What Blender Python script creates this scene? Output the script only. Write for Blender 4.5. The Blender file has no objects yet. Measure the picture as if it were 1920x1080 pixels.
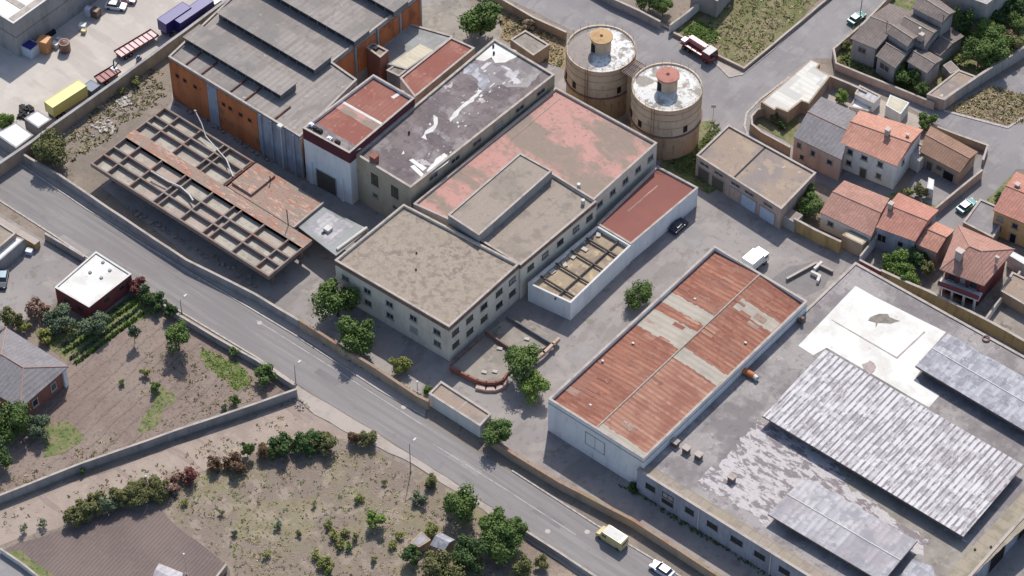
import bpy, math, random
from mathutils import Vector, Matrix
R = math.radians
C = bpy.context.scene.collection
rnd = random.Random(7)

# ---------------- camera: aerial view, world X runs along the main road, Y away from it
FPX, PITCH, DIST, YAW = 5300.0, R(47.5), 500.0, R(39.5)
right = Vector((math.cos(YAW), math.sin(YAW), 0))
gfwd = Vector((-math.sin(YAW), math.cos(YAW), 0))
fwd = gfwd*math.cos(PITCH) - Vector((0, 0, 1))*math.sin(PITCH)
up = right.cross(fwd)
campos = -fwd*DIST
cd = bpy.data.cameras.new('camera'); cam = bpy.data.objects.new('camera', cd); C.objects.link(cam)
cd.sensor_width = 36; cd.lens = 36*FPX/1920; cd.clip_start = 5; cd.clip_end = 6000
cam.location = campos; cam.rotation_euler = (R(90)-PITCH, 0, YAW)
bpy.context.scene.camera = cam

# ---------------- daylight
SUN_EL, SUN_AZ = R(49.5), R(83)+YAW
w = bpy.data.worlds.new('World'); bpy.context.scene.world = w; w.use_nodes = True
nt = w.node_tree; sky = nt.nodes.new('ShaderNodeTexSky'); sky.sky_type = 'NISHITA'; sky.sun_disc = False
sky.sun_elevation = SUN_EL; sky.sun_rotation = R(90)-SUN_AZ; sky.dust_density = 1.5; sky.air_density = 1.0
bg = nt.nodes['Background']; bg.inputs[1].default_value = 0.14
nt.links.new(sky.outputs[0], bg.inputs[0])
sl = bpy.data.lights.new('sun', 'SUN'); sl.energy = 4.0; sl.angle = R(0.55); sl.color = (1, .955, .885)
so = bpy.data.objects.new('sun', sl); C.objects.link(so); so.location = (0, 0, 200)
sd = Vector((math.cos(SUN_AZ)*math.cos(SUN_EL), math.sin(SUN_AZ)*math.cos(SUN_EL), math.sin(SUN_EL)))
so.rotation_euler = sd.to_track_quat('Z', 'Y').to_euler()
vs = bpy.context.scene.view_settings
vs.view_transform = 'Standard'; vs.look = 'None'; vs.gamma = 1; vs.exposure = 0.36

# ---------------- helpers
def P(u, v, z=0.0):
    """surveyed point: where the line of sight through photo position (u, v) meets height z"""
    d = fwd*FPX + right*(u-960) + up*(540-v)
    t = (z-campos.z)/d.z
    return campos + d*t
def PP(l, z=0.0): return [P(u, v, z) for u, v in l]
def lin(c):
    c = c/255.0
    return c/12.92 if c <= .04045 else ((c+.055)/1.055)**2.4
KA = 0.72
def col(c, k=1.0):
    if max(c)-min(c) < 26 and c[1] <= min(c[0], c[2])+2: c = (c[0], c[1]*.78+(c[0]+c[2])*.11, c[2]*.99)   # neutral weathered greys
    g = sum(c)/3; sat = max(c)-min(c); q = 1-min(.2, sat/420)      # haze veil mixed into the colours: strong hues are a little greyer
    return tuple(min(.9, lin(g+(x-g)*q)*KA*k) for x in c)+(1,)

def surf(name, base, layers=(), rough=.9, bump=None, metal=0, spec=.2):
    m = bpy.data.materials.new(name); m.use_nodes = True; t = m.node_tree; N = t.nodes; L = t.links
    b = N['Principled BSDF']; b.inputs['Roughness'].default_value = rough; b.inputs['Metallic'].default_value = metal
    b.inputs['Specular IOR Level'].default_value = spec
    geo = N.new('ShaderNodeNewGeometry'); pos = geo.outputs['Position']
    def math_(op, a, b_=None, c_=None):
        n = N.new('ShaderNodeMath'); n.operation = op
        for i, x in enumerate((a, b_, c_)):
            if x is None: continue
            if isinstance(x, (int, float)): n.inputs[i].default_value = x
            else: L.new(x, n.inputs[i])
        return n.outputs[0]
    def step(x, lo, hi):
        n = N.new('ShaderNodeMapRange'); n.interpolation_type = 'SMOOTHSTEP'
        L.new(x, n.inputs[0]); n.inputs[1].default_value = lo; n.inputs[2].default_value = hi
        return n.outputs[0]
    def mapped(sc, rot=0, off=0):
        n = N.new('ShaderNodeMapping'); L.new(pos, n.inputs[0]); n.inputs['Scale'].default_value = sc
        n.inputs['Rotation'].default_value = (0, 0, rot); n.inputs['Location'].default_value = (off, off*1.7, off*.3)
        return n.outputs[0]
    def noise(sc, stretch=(1, 1, 1), off=0, detail=5, rot=0):
        n = N.new('ShaderNodeTexNoise'); L.new(mapped(stretch, rot, off), n.inputs['Vector'])
        n.inputs['Scale'].default_value = sc; n.inputs['Detail'].default_value = detail; n.inputs['Roughness'].default_value = .62
        return n.outputs[0]
    cur = N.new('ShaderNodeRGB'); cur.outputs[0].default_value = col(base); cur = cur.outputs[0]
    hgt = None
    for k, ly in enumerate(layers):
        kind, o = ly[0], ly[1]
        if kind == 'n':
            f = step(noise(o.get('s', 1), o.get('st', (1, 1, 1)), k*13.7+o.get('off', 0), o.get('d', 5), R(o.get('rot', 0))), o.get('lo', .4), o.get('hi', .6))
        elif kind == 'w':
            a = R(o.get('a', 0)); sp = N.new('ShaderNodeSeparateXYZ'); L.new(pos, sp.inputs[0])
            x = math_('ADD', math_('MULTIPLY', sp.outputs[0], math.cos(a)), math_('MULTIPLY', sp.outputs[1], math.sin(a)))
            if o.get('off'): x = math_('SUBTRACT', x, o['off'])
            if o.get('dist'): x = math_('ADD', x, math_('MULTIPLY', noise(o.get('ds', .15), off=k*5), o['dist']))
            f = step(math_('SINE', math_('MULTIPLY', x, 2*math.pi/o['p'])), o.get('lo', -.2), o.get('hi', .6)); hgt = f
        elif kind == 'c':
            n = N.new('ShaderNodeTexWhiteNoise'); n.noise_dimensions = '3D'
            sn = N.new('ShaderNodeVectorMath'); sn.operation = 'SNAP'
            L.new(pos, sn.inputs[0]); sn.inputs[1].default_value = (o['sx'], o['sy'], 50)
            L.new(sn.outputs[0], n.inputs['Vector']); f = step(n.outputs[0], o.get('lo', .5), o.get('hi', .51))
        elif kind == 'g':
            sp = N.new('ShaderNodeSeparateXYZ'); L.new(pos, sp.inputs[0])
            def ln(i, s, wd): return math_('LESS_THAN', math_('ABSOLUTE', math_('SUBTRACT', math_('FRACT', math_('DIVIDE', sp.outputs[i], s)), .5)), wd/s/2)
            f = math_('MAXIMUM', ln(0, o['sx'], o['w']), ln(1, o['sy'], o['w']))
        elif kind == 'v':
            n = N.new('ShaderNodeTexVoronoi'); n.feature = 'DISTANCE_TO_EDGE'; n.inputs['Scale'].default_value = o['s']
            mp = mapped(o.get('st', (1, 1, 1)), 0, k)
            ad = N.new('ShaderNodeVectorMath'); ad.operation = 'ADD'; L.new(mp, ad.inputs[0])
            nn = N.new('ShaderNodeTexNoise'); nn.inputs['Scale'].default_value = o['s']*2; L.new(pos, nn.inputs['Vector'])
            scl = N.new('ShaderNodeVectorMath'); scl.operation = 'SCALE'; L.new(nn.outputs['Color'], scl.inputs[0]); scl.inputs[3].default_value = o.get('dist', .5)/o['s']
            L.new(scl.outputs[0], ad.inputs[1]); L.new(ad.outputs[0], n.inputs['Vector'])
            f = math_('SUBTRACT', 1.0, step(n.outputs[0], o['w']*.3, o['w']))
        if o.get('m'):   # modulate by a broad noise
            f = math_('MULTIPLY', f, step(noise(o['m'][0], off=k*3+2, detail=3), o['m'][1], o['m'][2]))
        f = math_('MULTIPLY', f, o.get('amt', 1))
        mx = N.new('ShaderNodeMix'); mx.data_type = 'RGBA'; L.new(f, mx.inputs[0]); L.new(cur, mx.inputs[6])
        mx.inputs[7].default_value = col(o['c']); cur = mx.outputs[2]
    L.new(cur, b.inputs['Base Color'])
    if bump:
        bn = N.new('ShaderNodeBump'); bn.inputs['Strength'].default_value = bump[1]; bn.inputs['Distance'].default_value = bump[2] if len(bump) > 2 else .1
        src = noise(bump[0], off=3)
        if hgt is not None: src = math_('ADD', hgt, math_('MULTIPLY', src, .6))
        L.new(src, bn.inputs['Height']); L.new(bn.outputs[0], b.inputs['Normal'])
    return m

def area(p): return sum(p[i].x*p[(i+1) % len(p)].y-p[(i+1) % len(p)].x*p[i].y for i in range(len(p)))/2
def ccw(p): return list(p) if area(p) > 0 else list(reversed(p))
def inset(p, d):
    """move each side of a ccw polygon inwards by d"""
    n = len(p); out = []
    for i in range(n):
        a, b, c = p[i-1], p[i], p[(i+1) % n]
        e1 = Vector((b.x-a.x, b.y-a.y)).normalized(); e2 = Vector((c.x-b.x, c.y-b.y)).normalized()
        n1 = Vector((-e1.y, e1.x)); n2 = Vector((-e2.y, e2.x))
        m = (n1+n2); q = m.dot(n1)
        if abs(q) < .2: m = n1; q = 1
        m = m/q*d
        out.append(Vector((b.x+m.x, b.y+m.y, b.z)))
    return out
class MB:
    def __init__(s): s.v = []; s.f = []
    def face(s, pts):
        k = len(s.v); s.v += [tuple(p) for p in pts]; s.f.append(list(range(k, k+len(pts)))); return s
    def prism(s, poly, z0, z1, top=True, bottom=False):
        p = ccw(poly); n = len(p); k = len(s.v)
        s.v += [(q.x, q.y, z0) for q in p]+[(q.x, q.y, z1) for q in p]
        for i in range(n): j = (i+1) % n; s.f.append([k+i, k+j, k+n+j, k+n+i])
        if top: s.f.append([k+n+i for i in range(n)])
        if bottom: s.f.append([k+i for i in reversed(range(n))])
        return s
    def ring(s, outer, inner, z0, z1, zin=None, under=False):
        n = len(outer); k = len(s.v); zi = z0 if zin is None else zin
        s.v += [(q.x, q.y, z0) for q in outer]+[(q.x, q.y, z1) for q in outer]+[(q.x, q.y, z1) for q in inner]+[(q.x, q.y, zi) for q in inner]
        for i in range(n):
            j = (i+1) % n
            s.f += [[k+i, k+j, k+n+j, k+n+i], [k+n+i, k+n+j, k+2*n+j, k+2*n+i], [k+2*n+i, k+2*n+j, k+3*n+j, k+3*n+i]]
            if under: s.f.append([k+3*n+i, k+3*n+j, k+j, k+i])
        return s
    def box(s, c, d, rz=0, M=None):
        k = len(s.v); c = Vector(c); q = Matrix.Rotation(rz, 3, 'Z') if M is None else M
        for z in (-.5, .5):
            for x, y in ((-.5, -.5), (.5, -.5), (.5, .5), (-.5, .5)):
                s.v.append(tuple(c+q @ Vector((x*d[0], y*d[1], z*d[2]))))
        s.f += [[k+3, k+2, k+1, k], [k+4, k+5, k+6, k+7]]+[[k+i, k+(i+1) % 4, k+4+(i+1) % 4, k+4+i] for i in range(4)]
        return s
    def tube(s, a, b, r0, r1=None, n=10, caps=True):
        a = Vector(a); b = Vector(b); r1 = r0 if r1 is None else r1; d = (b-a).normalized()
        x = d.orthogonal().normalized(); y = d.cross(x); k = len(s.v)
        for q, r in ((a, r0), (b, r1)):
            for i in range(n): t = 2*math.pi*i/n; s.v.append(tuple(q+(x*math.cos(t)+y*math.sin(t))*r))
        for i in range(n): j = (i+1) % n; s.f.append([k+i, k+j, k+n+j, k+n+i])
        if caps: s.f += [[k+i for i in reversed(range(n))], [k+n+i for i in range(n)]]
        return s
    def lathe(s, c, prof, n=48):
        k = len(s.v); m = len(prof)
        for i in range(n):
            t = 2*math.pi*i/n
            for r, z in prof: s.v.append((c[0]+r*math.cos(t), c[1]+r*math.sin(t), z))
        for i in range(n):
            j = (i+1) % n
            for q in range(m-1): s.f.append([k+i*m+q, k+j*m+q, k+j*m+q+1, k+i*m+q+1])
        return s
    def extr(s, prof, y0, y1, taper=1.0):
        """side profile (x, z) extruded across y"""
        k = len(s.v); n = len(prof)
        cz = sum(q[1] for q in prof)/n
        for y in (y0, y1): s.v += [(x, y, z) for x, z in prof]
        for i in range(n): j = (i+1) % n; s.f.append([k+i, k+n+i, k+n+j, k+j])
        s.f += [[k+i for i in range(n)], [k+n+i for i in reversed(range(n))]]
        return s
def link(name, mb, m, parent=None, loc=None, smooth=False, recalc=False):
    me = bpy.data.meshes.new(name)
    off = Vector(loc) if loc is not None else (Vector(parent['_o']) if parent is not None and '_o' in parent else Vector((0, 0, 0)))
    me.from_pydata([tuple(Vector(v)-off) for v in mb.v], [], mb.f)
    if recalc:
        import bmesh
        bm = bmesh.new(); bm.from_mesh(me); bmesh.ops.recalc_face_normals(bm, faces=bm.faces); bm.to_mesh(me); bm.free()
    me.materials.append(m); me.update()
    if smooth:
        for p in me.polygons: p.use_smooth = True
    o = bpy.data.objects.new(name, me); C.objects.link(o)
    o['_o'] = tuple(off)
    if parent is not None: o.parent = parent
    else: o.location = off
    return o
def tag(o, label, cat, group=None):
    o['label'] = label; o['category'] = cat
    if group: o['group'] = group
    return o
def thing(name, label, cat, loc=(0, 0, 0), group=None):
    o = bpy.data.objects.new(name, None); C.objects.link(o); o.location = loc; o.empty_display_size = .5
    o['_o'] = tuple(loc); return tag(o, label, cat, group)
def struct(name, mb, m, kind='structure'):
    o = link(name, mb, m); o['kind'] = kind; return o
def jag(poly, seg=1.2, amp=.25):
    out = []
    n = len(poly)
    for i in range(n):
        a, b = poly[i], poly[(i+1) % n]; k = max(1, int((b-a).length/seg))
        for j in range(k):
            q = a.lerp(b, j/k); out.append(Vector((q.x+rnd.uniform(-amp, amp), q.y+rnd.uniform(-amp, amp), q.z)))
    return out
def sheet(name, px, z, m, jit=0, kind='structure', seg=2.0):
    p = PP(px, z)
    if jit: p = jag(ccw(p), seg, jit)
    return struct(name, MB().face(ccw(p)), m, kind)
def patch(parent, name, px, z, m, jit=.15, seg=1.0):
    p = ccw(PP(px, z))
    if jit: p = jag(p, seg, jit)
    return link(name, MB().face(p), m, parent)
def base_of(p): 
    return Vector((sum(q.x for q in p)/len(p), sum(q.y for q in p)/len(p), 0))
# ---------------- builders
def block(name, label, cat, px, h, wall, roof, par=.45, pw=.3, z0=0.0, group=None, cope=None, band=None, world=None):
    """flat-roofed building from the photo positions of its roof corners at height h"""
    p = ccw(world if world else PP(px, h)); loc = base_of(p); loc.z = z0
    r = thing(name, label, cat, loc, group)
    inn = inset(p, pw)
    link('wall', MB().ring(p, inn, z0, h-.03, zin=h-par-.1), wall, r)
    dk = inset(p, pw-.04); rf = link('roof', MB().face([(q.x, q.y, h-par) for q in dk]), roof, r)
    if par > .05:
        link('coping', MB().ring(inset(p, -.07), inset(p, pw+.03), h-.03, h+.07, under=True), cope or M['coping'], r)
    if band:
        zb0, zb1, bm_ = band
        link('band', MB().ring(inset(p, -.05), inset(p, .02), zb0, zb1, under=True), bm_, r)
    return r, p, rf
def window(r, a, b, s, zc, ww, hh, pane=None, frame=None, name='window', sill=True):
    """window part on the wall from a to b (ccw order), centre at fraction s"""
    a = Vector((a.x, a.y, 0)); b = Vector((b.x, b.y, 0)); e = (b-a); e.normalize(); n = Vector((e.y, -e.x, 0))
    c = a.lerp(b, s)+Vector((0, 0, zc)); rz = math.atan2(e.y, e.x)
    if (pane in (None, M['glass'], M['glass_green'])) and rnd.random() < .35: pane = rnd.choice([M['wall_grey'], M['glass_green'], M['frame_dark'], M['glass']])
    fr = MB()
    for dx, dz, sx, sz in ((0, hh/2, ww+.16, .1), (0, -hh/2, ww+.16, .1), (-ww/2, 0, .1, hh-.1), (ww/2, 0, .1, hh-.1)):
        fr.box(c+e*dx+Vector((0, 0, dz))+n*.04, (sx, .12, sz), rz)
    if ww > 1.2: fr.box(c+n*.03, (.07, .08, hh-.1), rz)
    f = link(name, fr, frame or M['frame'], r)
    link('pane', MB().box(c+n*.01, (ww-.08, .04, hh-.08), rz), pane or M['glass'], f)
    if sill: link('sill', MB().box(c+n*.12-Vector((0, 0, hh/2+.09)), (ww+.35, .24, .08), rz), M['coping'], f)
def side(p, u, v):
    """index of the polygon side whose middle lies nearest to photo direction point (u, v) at mid height"""
    q = P(u, v, 3.0); best = min(range(len(p)), key=lambda i: ((p[i]+p[(i+1) % len(p)])/2-q).to_2d().length); return p[best], p[(best+1) % len(p)]
def door(r, a, b, s, ww, hh, m, z0=0.0, name='door'):
    a = Vector((a.x, a.y, 0)); b = Vector((b.x, b.y, 0)); e = (b-a).normalized(); n = Vector((e.y, -e.x, 0))
    c = a.lerp(b, s)+Vector((0, 0, z0+hh/2)); rz = math.atan2(e.y, e.x)
    k = MB()
    for dx, dz, sx, sz in ((0, hh/2, ww+.3, .16), (-ww/2-.07, 0, .16, hh), (ww/2+.07, 0, .16, hh)): k.box(c+e*dx+Vector((0, 0, dz))+n*.05, (sx, .16, sz), rz)
    f = link(name, k, M['frame'], r); link('panel', MB().box(c+n*.01, (ww, .06, hh), rz), m, f)
def pitched(r, a, b, c, d, ze, zr, roofm, wallm, over=.35, hip=0.0, z0=0.0, hipboth=True, thick=.16, ridge=True, t=.5):
    """roof with eave corners a,b (front) c,d (back), ridge parallel to a-b; walls inset under it"""
    P0 = [Vector((q.x, q.y, ze)) for q in (a, b, c, d)]
    m1 = P0[0].lerp(P0[3], t); m2 = P0[1].lerp(P0[2], t); m1.z = m2.z = zr
    R1 = m1.lerp(m2, hip); R2 = m2.lerp(m1, hip if hipboth else 0); R1.z = R2.z = zr
    A, B, Cc, D = P0; mb = MB(); dz = Vector((0, 0, -thick))
    sl = [[A, B, R2, R1], [Cc, D, R1, R2]]
    if hip > 0: sl += [[D, A, R1]]+([[B, Cc, R2]] if hipboth else [])
    for f in sl: mb.face(f)
    low = [q+dz for q in (A, B, Cc, D)]; tops = [A, B, Cc, D]
    for i in range(4): j = (i+1) % 4; mb.face([low[i], low[j], tops[j], tops[i]])
    if hip == 0: mb.face([D, A, R1]); mb.face([B, Cc, R2])
    elif not hipboth: mb.face([B, Cc, R2])
    mb.face(list(reversed(low)))
    rf = link('roof', mb, roofm, r, recalc=True)
    if ridge:
        e = (R2-R1).normalized(); cb = MB().tube(R1-e*.05, R2+e*.05, .13, n=8)
        if hip > 0:
            for q in (D, A): cb.tube(R1, q, .11, n=6)
            if hipboth:
                for q in (B, Cc): cb.tube(R2, q, .11, n=6)
        link('ridge', cb, M['ridge'] if roofm is not M['slate_tile'] else M['ridge_pale'], rf)
    wp = inset(ccw([A, B, Cc, D]), over); zt = ze-thick+.02
    wl = link('wall', MB().prism(wp, z0, zt), wallm, r)
    return rf, wp
def house(name, label, px4, ze, zr, roofm, wallm, cat='house', group=None, chim=(), **kw):
    pts = PP(px4, ze)
    if area(pts) < 0: pts = [pts[1], pts[0], pts[3], pts[2]]
    r = thing(name, label, cat, base_of(pts), group)
    rf, wp = pitched(r, *pts, ze, zr, roofm, wallm, **kw)
    for (u, v, z, s, hh) in chim:
        q = P(u, v, z); k = MB().box((q.x, q.y, z-hh/2), (s, s, hh)); k.box((q.x, q.y, z+.05), (s+.25, s+.25, .12)); link('chimney', k, M['chimney'], rf)
    return r, wp
def wall_line(label, px, h, m, thick=.25, z0=0.0, name='wall', cat='wall', group=None, cope=None, jit=0):
    """boundary wall through the photo positions of its top edge"""
    p = PP(px, h); k = MB(); top = MB()
    L_ = []
    for i in range(len(p)-1):
        m_ = max(1, int((p[i+1]-p[i]).length/4))
        for j in range(m_):
            q = p[i].lerp(p[i+1], j/m_); jj = .05 if j else 0; L_.append(Vector((q.x+rnd.uniform(-jj, jj), q.y+rnd.uniform(-jj, jj))))
    L_.append(Vector((p[-1].x, p[-1].y))); n = len(L_)
    def offs(d):
        o = []
        for i in range(n):
            e1 = (L_[i]-L_[i-1]).normalized() if i else (L_[1]-L_[0]).normalized()
            e2 = (L_[i+1]-L_[i]).normalized() if i < n-1 else e1
            mm = (Vector((-e1.y, e1.x))+Vector((-e2.y, e2.x))); nn = mm.normalized(); sc = 1/max(.4, nn.dot(Vector((-e1.y, e1.x))))
            o.append(L_[i]+nn*d*sc)
        return o
    def body(d, za, zb, mbb):
        A, B = offs(d), offs(-d); poly = [Vector((q.x, q.y, 0)) for q in A+B[::-1]]
        mbb.prism(poly, za, zb, bottom=True)
    mid = p[len(p)//2]; loc = Vector((mid.x, mid.y, z0))
    r = thing(name, label, cat, loc, group)
    body(thick/2, z0, h-.06, k); link('wall_body', k, m, r)
    body(thick/2+.05, h-.06, h+.02, top); link('coping', top, cope or M['coping'], r)
    return r

# ---------------- plants
LEAFCACHE = {}
def leaf_clump_mesh(key, m, rad, nleaf, ls, lobes, flat, seed, gap=.0):
    if key in LEAFCACHE: return LEAFCACHE[key]
    q = random.Random(seed); v = []; f = []
    cs = []
    for i in range(lobes):
        t = q.uniform(0, 6.283); rr = math.sqrt(q.uniform(.02, 1))*rad*.7; z = q.uniform(-.5, .8)*rad*flat*(1-.45*rr/rad)
        cs.append((Vector((math.cos(t)*rr, math.sin(t)*rr, z)), rad*q.uniform(.2, .44)))
    cs.append((Vector((0, 0, 0)), rad*.5))
    for i in range(nleaf):
        c, lr = cs[q.randrange(len(cs))]
        d = Vector((q.gauss(0, 1), q.gauss(0, 1), q.gauss(.15, 1))).normalized()
        dist = lr*(q.uniform(.55, 1.0) if q.random() < .85 else q.uniform(1.0, 1.25)); p = c+Vector((d.x*dist, d.y*dist, d.z*dist*flat))
        nrm = (d*.8+Vector((q.gauss(0, .45), q.gauss(0, .45), q.gauss(.3, .45)))).normalized()
        a = nrm.orthogonal().normalized(); a.rotate(Matrix.Rotation(q.uniform(0, 6.28), 3, nrm)); b = nrm.cross(a)
        s1 = ls*q.uniform(.6, 1.25); s2 = s1*q.uniform(.45, .8); k = len(v)
        v += [tuple(p+a*s1), tuple(p+b*s2), tuple(p-a*s1), tuple(p-b*s2)]; f.append((k, k+1, k+2, k+3))
    me = bpy.data.meshes.new('crown'); me.from_pydata(v, [], f); me.materials.append(m); me.update(); LEAFCACHE[key] = me; return me
def trunk_mesh(key, h, rad, m, seed, crown):
    if key in LEAFCACHE: return LEAFCACHE[key]
    q = random.Random(seed); k = MB(); p = Vector((0, 0, 0)); r = rad
    for i in range(3):
        n_ = p+Vector((q.uniform(-.1, .1)*h*.3, q.uniform(-.1, .1)*h*.3, h/3)); k.tube(p, n_, r, r*.82, 8); r *= .82; p = n_
    for i in range(6):
        t = i*1.05+q.uniform(0, .5); e = p+Vector((math.cos(t)*crown*.55, math.sin(t)*crown*.55, q.uniform(.2, .9)*crown)); k.tube(p-Vector((0, 0, .1)), e, r*.6, r*.15, 6)
    me = bpy.data.meshes.new('trunk'); me.from_pydata([tuple(a) for a in k.v], [], k.f); me.materials.append(m); me.update(); LEAFCACHE[key] = me; return me
ti = [0]
def tree(label, u, v, rad, zc, kind='green', name='tree', cat='tree', group=None, sz=1.0, dens=1.0, flat=.85):
    """crown centre seen at (u, v), zc metres up, radius rad"""
    ti[0] += 1; q = random.Random(ti[0]*13)
    cls = 0 if rad < 1.3 else 1 if rad < 2.3 else 2
    var = ti[0] % 3; R0 = (1.0, 1.8, 3.2)[cls]; NL = (520, 2000, 5600)[cls]; ls = (.15, .18, .2)[cls]
    if dens < 1: NL = int(NL*dens)
    rad = rad*1.08
    me = leaf_clump_mesh((cls, var, kind, dens, flat), M[kind], R0, NL, ls, (6, 11, 17)[cls], flat, cls*10+var+3)
    s = rad/R0
    c = P(u, v, zc); r = thing(name, label, cat, (c.x, c.y, 0), group); r.rotation_euler.z = q.uniform(0, 6.28)
    o = bpy.data.objects.new('crown' if cat == 'tree' else 'foliage', me); C.objects.link(o); o.parent = r; o.location = (0, 0, zc); o.scale = (s*q.uniform(.88, 1.14), s*q.uniform(.88, 1.14), s*sz*q.uniform(.92, 1.08))
    th = max(.3, zc-.35*rad*flat)
    tm = trunk_mesh((cls, var, 't'), 1.0*(1.0, 2, 3)[cls], (.05, .1, .17)[cls], M['bark'], var, R0)
    t = bpy.data.objects.new('trunk' if cat == 'tree' else 'stem', tm); C.objects.link(t); t.parent = r; t.scale = (s, s, th/(1.0, 2, 3)[cls])
    return r
def tufts(name, px, n, kinds, hs=(.15, .5), ws=(.15, .45), mask=None, quad=5):
    """uncountable weeds: small blades scattered over an area, one object per colour"""
    poly = [(q.x, q.y) for q in PP(px)]
    xs = [q[0] for q in poly]; ys = [q[1] for q in poly]
    def inside(x, y):
        c = False; j = len(poly)-1
        for i in range(len(poly)):
            (xi, yi), (xj, yj) = poly[i], poly[j]
            if (yi > y) != (yj > y) and x < (xj-xi)*(y-yi)/(yj-yi)+xi: c = not c
            j = i
        return c
    # clusters
    cl = [(rnd.uniform(min(xs), max(xs)), rnd.uniform(min(ys), max(ys)), rnd.uniform(1.5, 5)) for _ in range(40)]
    for m, frac, lab in kinds:
        mb = MB(); k = 0; tries = 0
        mycl = [c for c in cl if rnd.random() < .45]
        while k < n*frac and tries < n*30:
            tries += 1; x = rnd.uniform(min(xs), max(xs)); y = rnd.uniform(min(ys), max(ys))
            if not inside(x, y): continue
            w_ = 0.22+sum(math.exp(-((x-c[0])**2+(y-c[1])**2)/c[2]**2) for c in mycl)
            if rnd.random() > w_: continue
            k += 1; s = rnd.uniform(*ws); h = rnd.uniform(*hs)
            for _ in range(quad):
                t = rnd.uniform(0, 6.28); dx, dy = math.cos(t), math.sin(t); ox, oy = rnd.uniform(-s, s), rnd.uniform(-s, s); tl = rnd.uniform(-.5, .5)*h
                b = s*rnd.uniform(.3, .7); lx = rnd.uniform(.5, 1.2)*h*1.1*(1 if rnd.random() < .5 else -1)
                mb.face([(x+ox-dx*b, y+oy-dy*b, .02), (x+ox+dx*b, y+oy+dy*b, .02), (x+ox+dx*b*.5-dy*lx, y+oy+dy*b*.5+dx*lx, h*rnd.uniform(.3, 1)), (x+ox-dx*b*.5-dy*lx, y+oy-dy*b*.5+dx*lx, h*rnd.uniform(.3, 1))])
        o = link(name, mb, M[m]); o['kind'] = 'stuff'; o['label'] = lab
def rubble(name, label, px, n, m, s=(.15, .6), kind='stuff'):
    pts = PP(px); mb = MB()
    for _ in range(n):
        a, b, c = rnd.sample(pts, 3) if len(pts) > 3 else pts; u_, v_ = rnd.random(), rnd.random()
        q = a.lerp(b, u_).lerp(c, v_); k = rnd.uniform(*s)
        mb.box((q.x, q.y, k*.25), (k, k*rnd.uniform(.4, 1), k*rnd.uniform(.3, .7)), M=Matrix.Rotation(rnd.uniform(0, 6), 3, 'Z') @ Matrix.Rotation(rnd.uniform(-.5, .5), 3, 'X'))
    o = link(name, mb, m); o['kind'] = kind; o['label'] = label; return o

# ---------------- vehicles (length along local x, nose at +x)
def vroot(name, label, cat, u, v, ang, group=None, z=0.03):
    q = P(u, v, z); r = thing(name, label, cat, (0, 0, 0), group); r['_q'] = (q.x, q.y, z, ang); return r
def vplace(r): x, y, z, a = r['_q']; r.location = (x, y, z); r.rotation_euler.z = a; del r['_q']
def wheels(r, xs, W, rad=.32, name='wheel'):
    for x in xs:
        for s in (-1, 1):
            k = MB().tube((x, s*(W/2-.2), rad), (x, s*(W/2+.02), rad), rad, n=16); w_ = link(name, k, M['tyre'], r)
            link('rim', MB().tube((x, s*(W/2+.022), rad), (x, s*(W/2+.035), rad), rad*.55, n=10), M['chrome'], w_)
def car(label, u, v, ang, body, L=4.1, W=1.7, H=1.45, name='car', cat='car', group=None, van=False, roof=None):
    r = vroot(name, label, cat, u, v, ang, group); h = L/2
    if van: prof = [(-h, .3), (h-.1, .3), (h, .55), (h-.1, 1.0), (h-.9, 1.25), (h-1.25, H-.05), (h-1.6, H), (-h+.15, H), (-h, H-.2)]
    else: prof = [(-h+.05, .28), (h-.1, .28), (h, .5), (h-.12, .78), (h-1.05, .92), (-h+.55, .98), (-h+.08, .92), (-h, .6)]
    k = MB().extr(prof, -W/2, W/2); b = link('body', k, body, r, recalc=True)
    if not van:
        g = MB(); z0, z1 = .9, H-.06; x0, x1, x2, x3 = -h+.35, -h+.85, h-1.9, h-1.15; wi = W/2-.06; wt = W/2-.25
        for s in (-1, 1): g.face([(x0, s*wi, z0), (x3, s*wi, z0), (x2, s*wt, z1), (x1, s*wt, z1)])
        g.face([(x0, -wi, z0), (x0, wi, z0), (x1, wt, z1), (x1, -wt, z1)]); g.face([(x3, -wi, z0), (x3, wi, z0), (x2, wt, z1), (x2, -wt, z1)]); link('glazing', g, M['carglass'], r, recalc=True)
        link('roof', MB().box(((x1+x2)/2, 0, H-.04), (x2-x1+.08, 2*wt+.06, .05)), roof or body, r)
    else:
        ws = MB().face([(h-.93, -W/2+.12, 1.27), (h-.93, W/2-.12, 1.27), (h-1.26, W/2-.2, H-.08), (h-1.26, -W/2+.2, H-.08)])
        for q in range(len(ws.v)): ws.v[q] = (ws.v[q][0]+.03, ws.v[q][1], ws.v[q][2]+.03)
        link('windscreen', ws, M['carglass'], r)
        for s in (-1, 1): link('side_window', MB().box((h-1.75, s*(W/2+.005), 1.5), (.9, .03, .5)), M['carglass'], r)
        link('rear_window', MB().box((-h-.005, 0, 1.5), (.03, W*.7, .5)), M['carglass'], r)
        link('roof_panel', MB().box((-.35, 0, H+.02), (L-2.1, W-.25, .05)), roof or body, r)
    wheels(r, (-h+.8, h-.8), W)
    for s in (-1, 1):
        link('headlight', MB().box((h-.08, s*(W/2-.3), .66), (.1, .35, .16)), M['lamp'], r)
        link('mirror', MB().box((h-1.45, s*(W/2+.1), 1.0), (.12, .2, .14)), body, r)
    link('bumper', MB().box((h-.02, 0, .42), (.14, W-.1, .2)), M['dark'], r)
    vplace(r); return r
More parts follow.
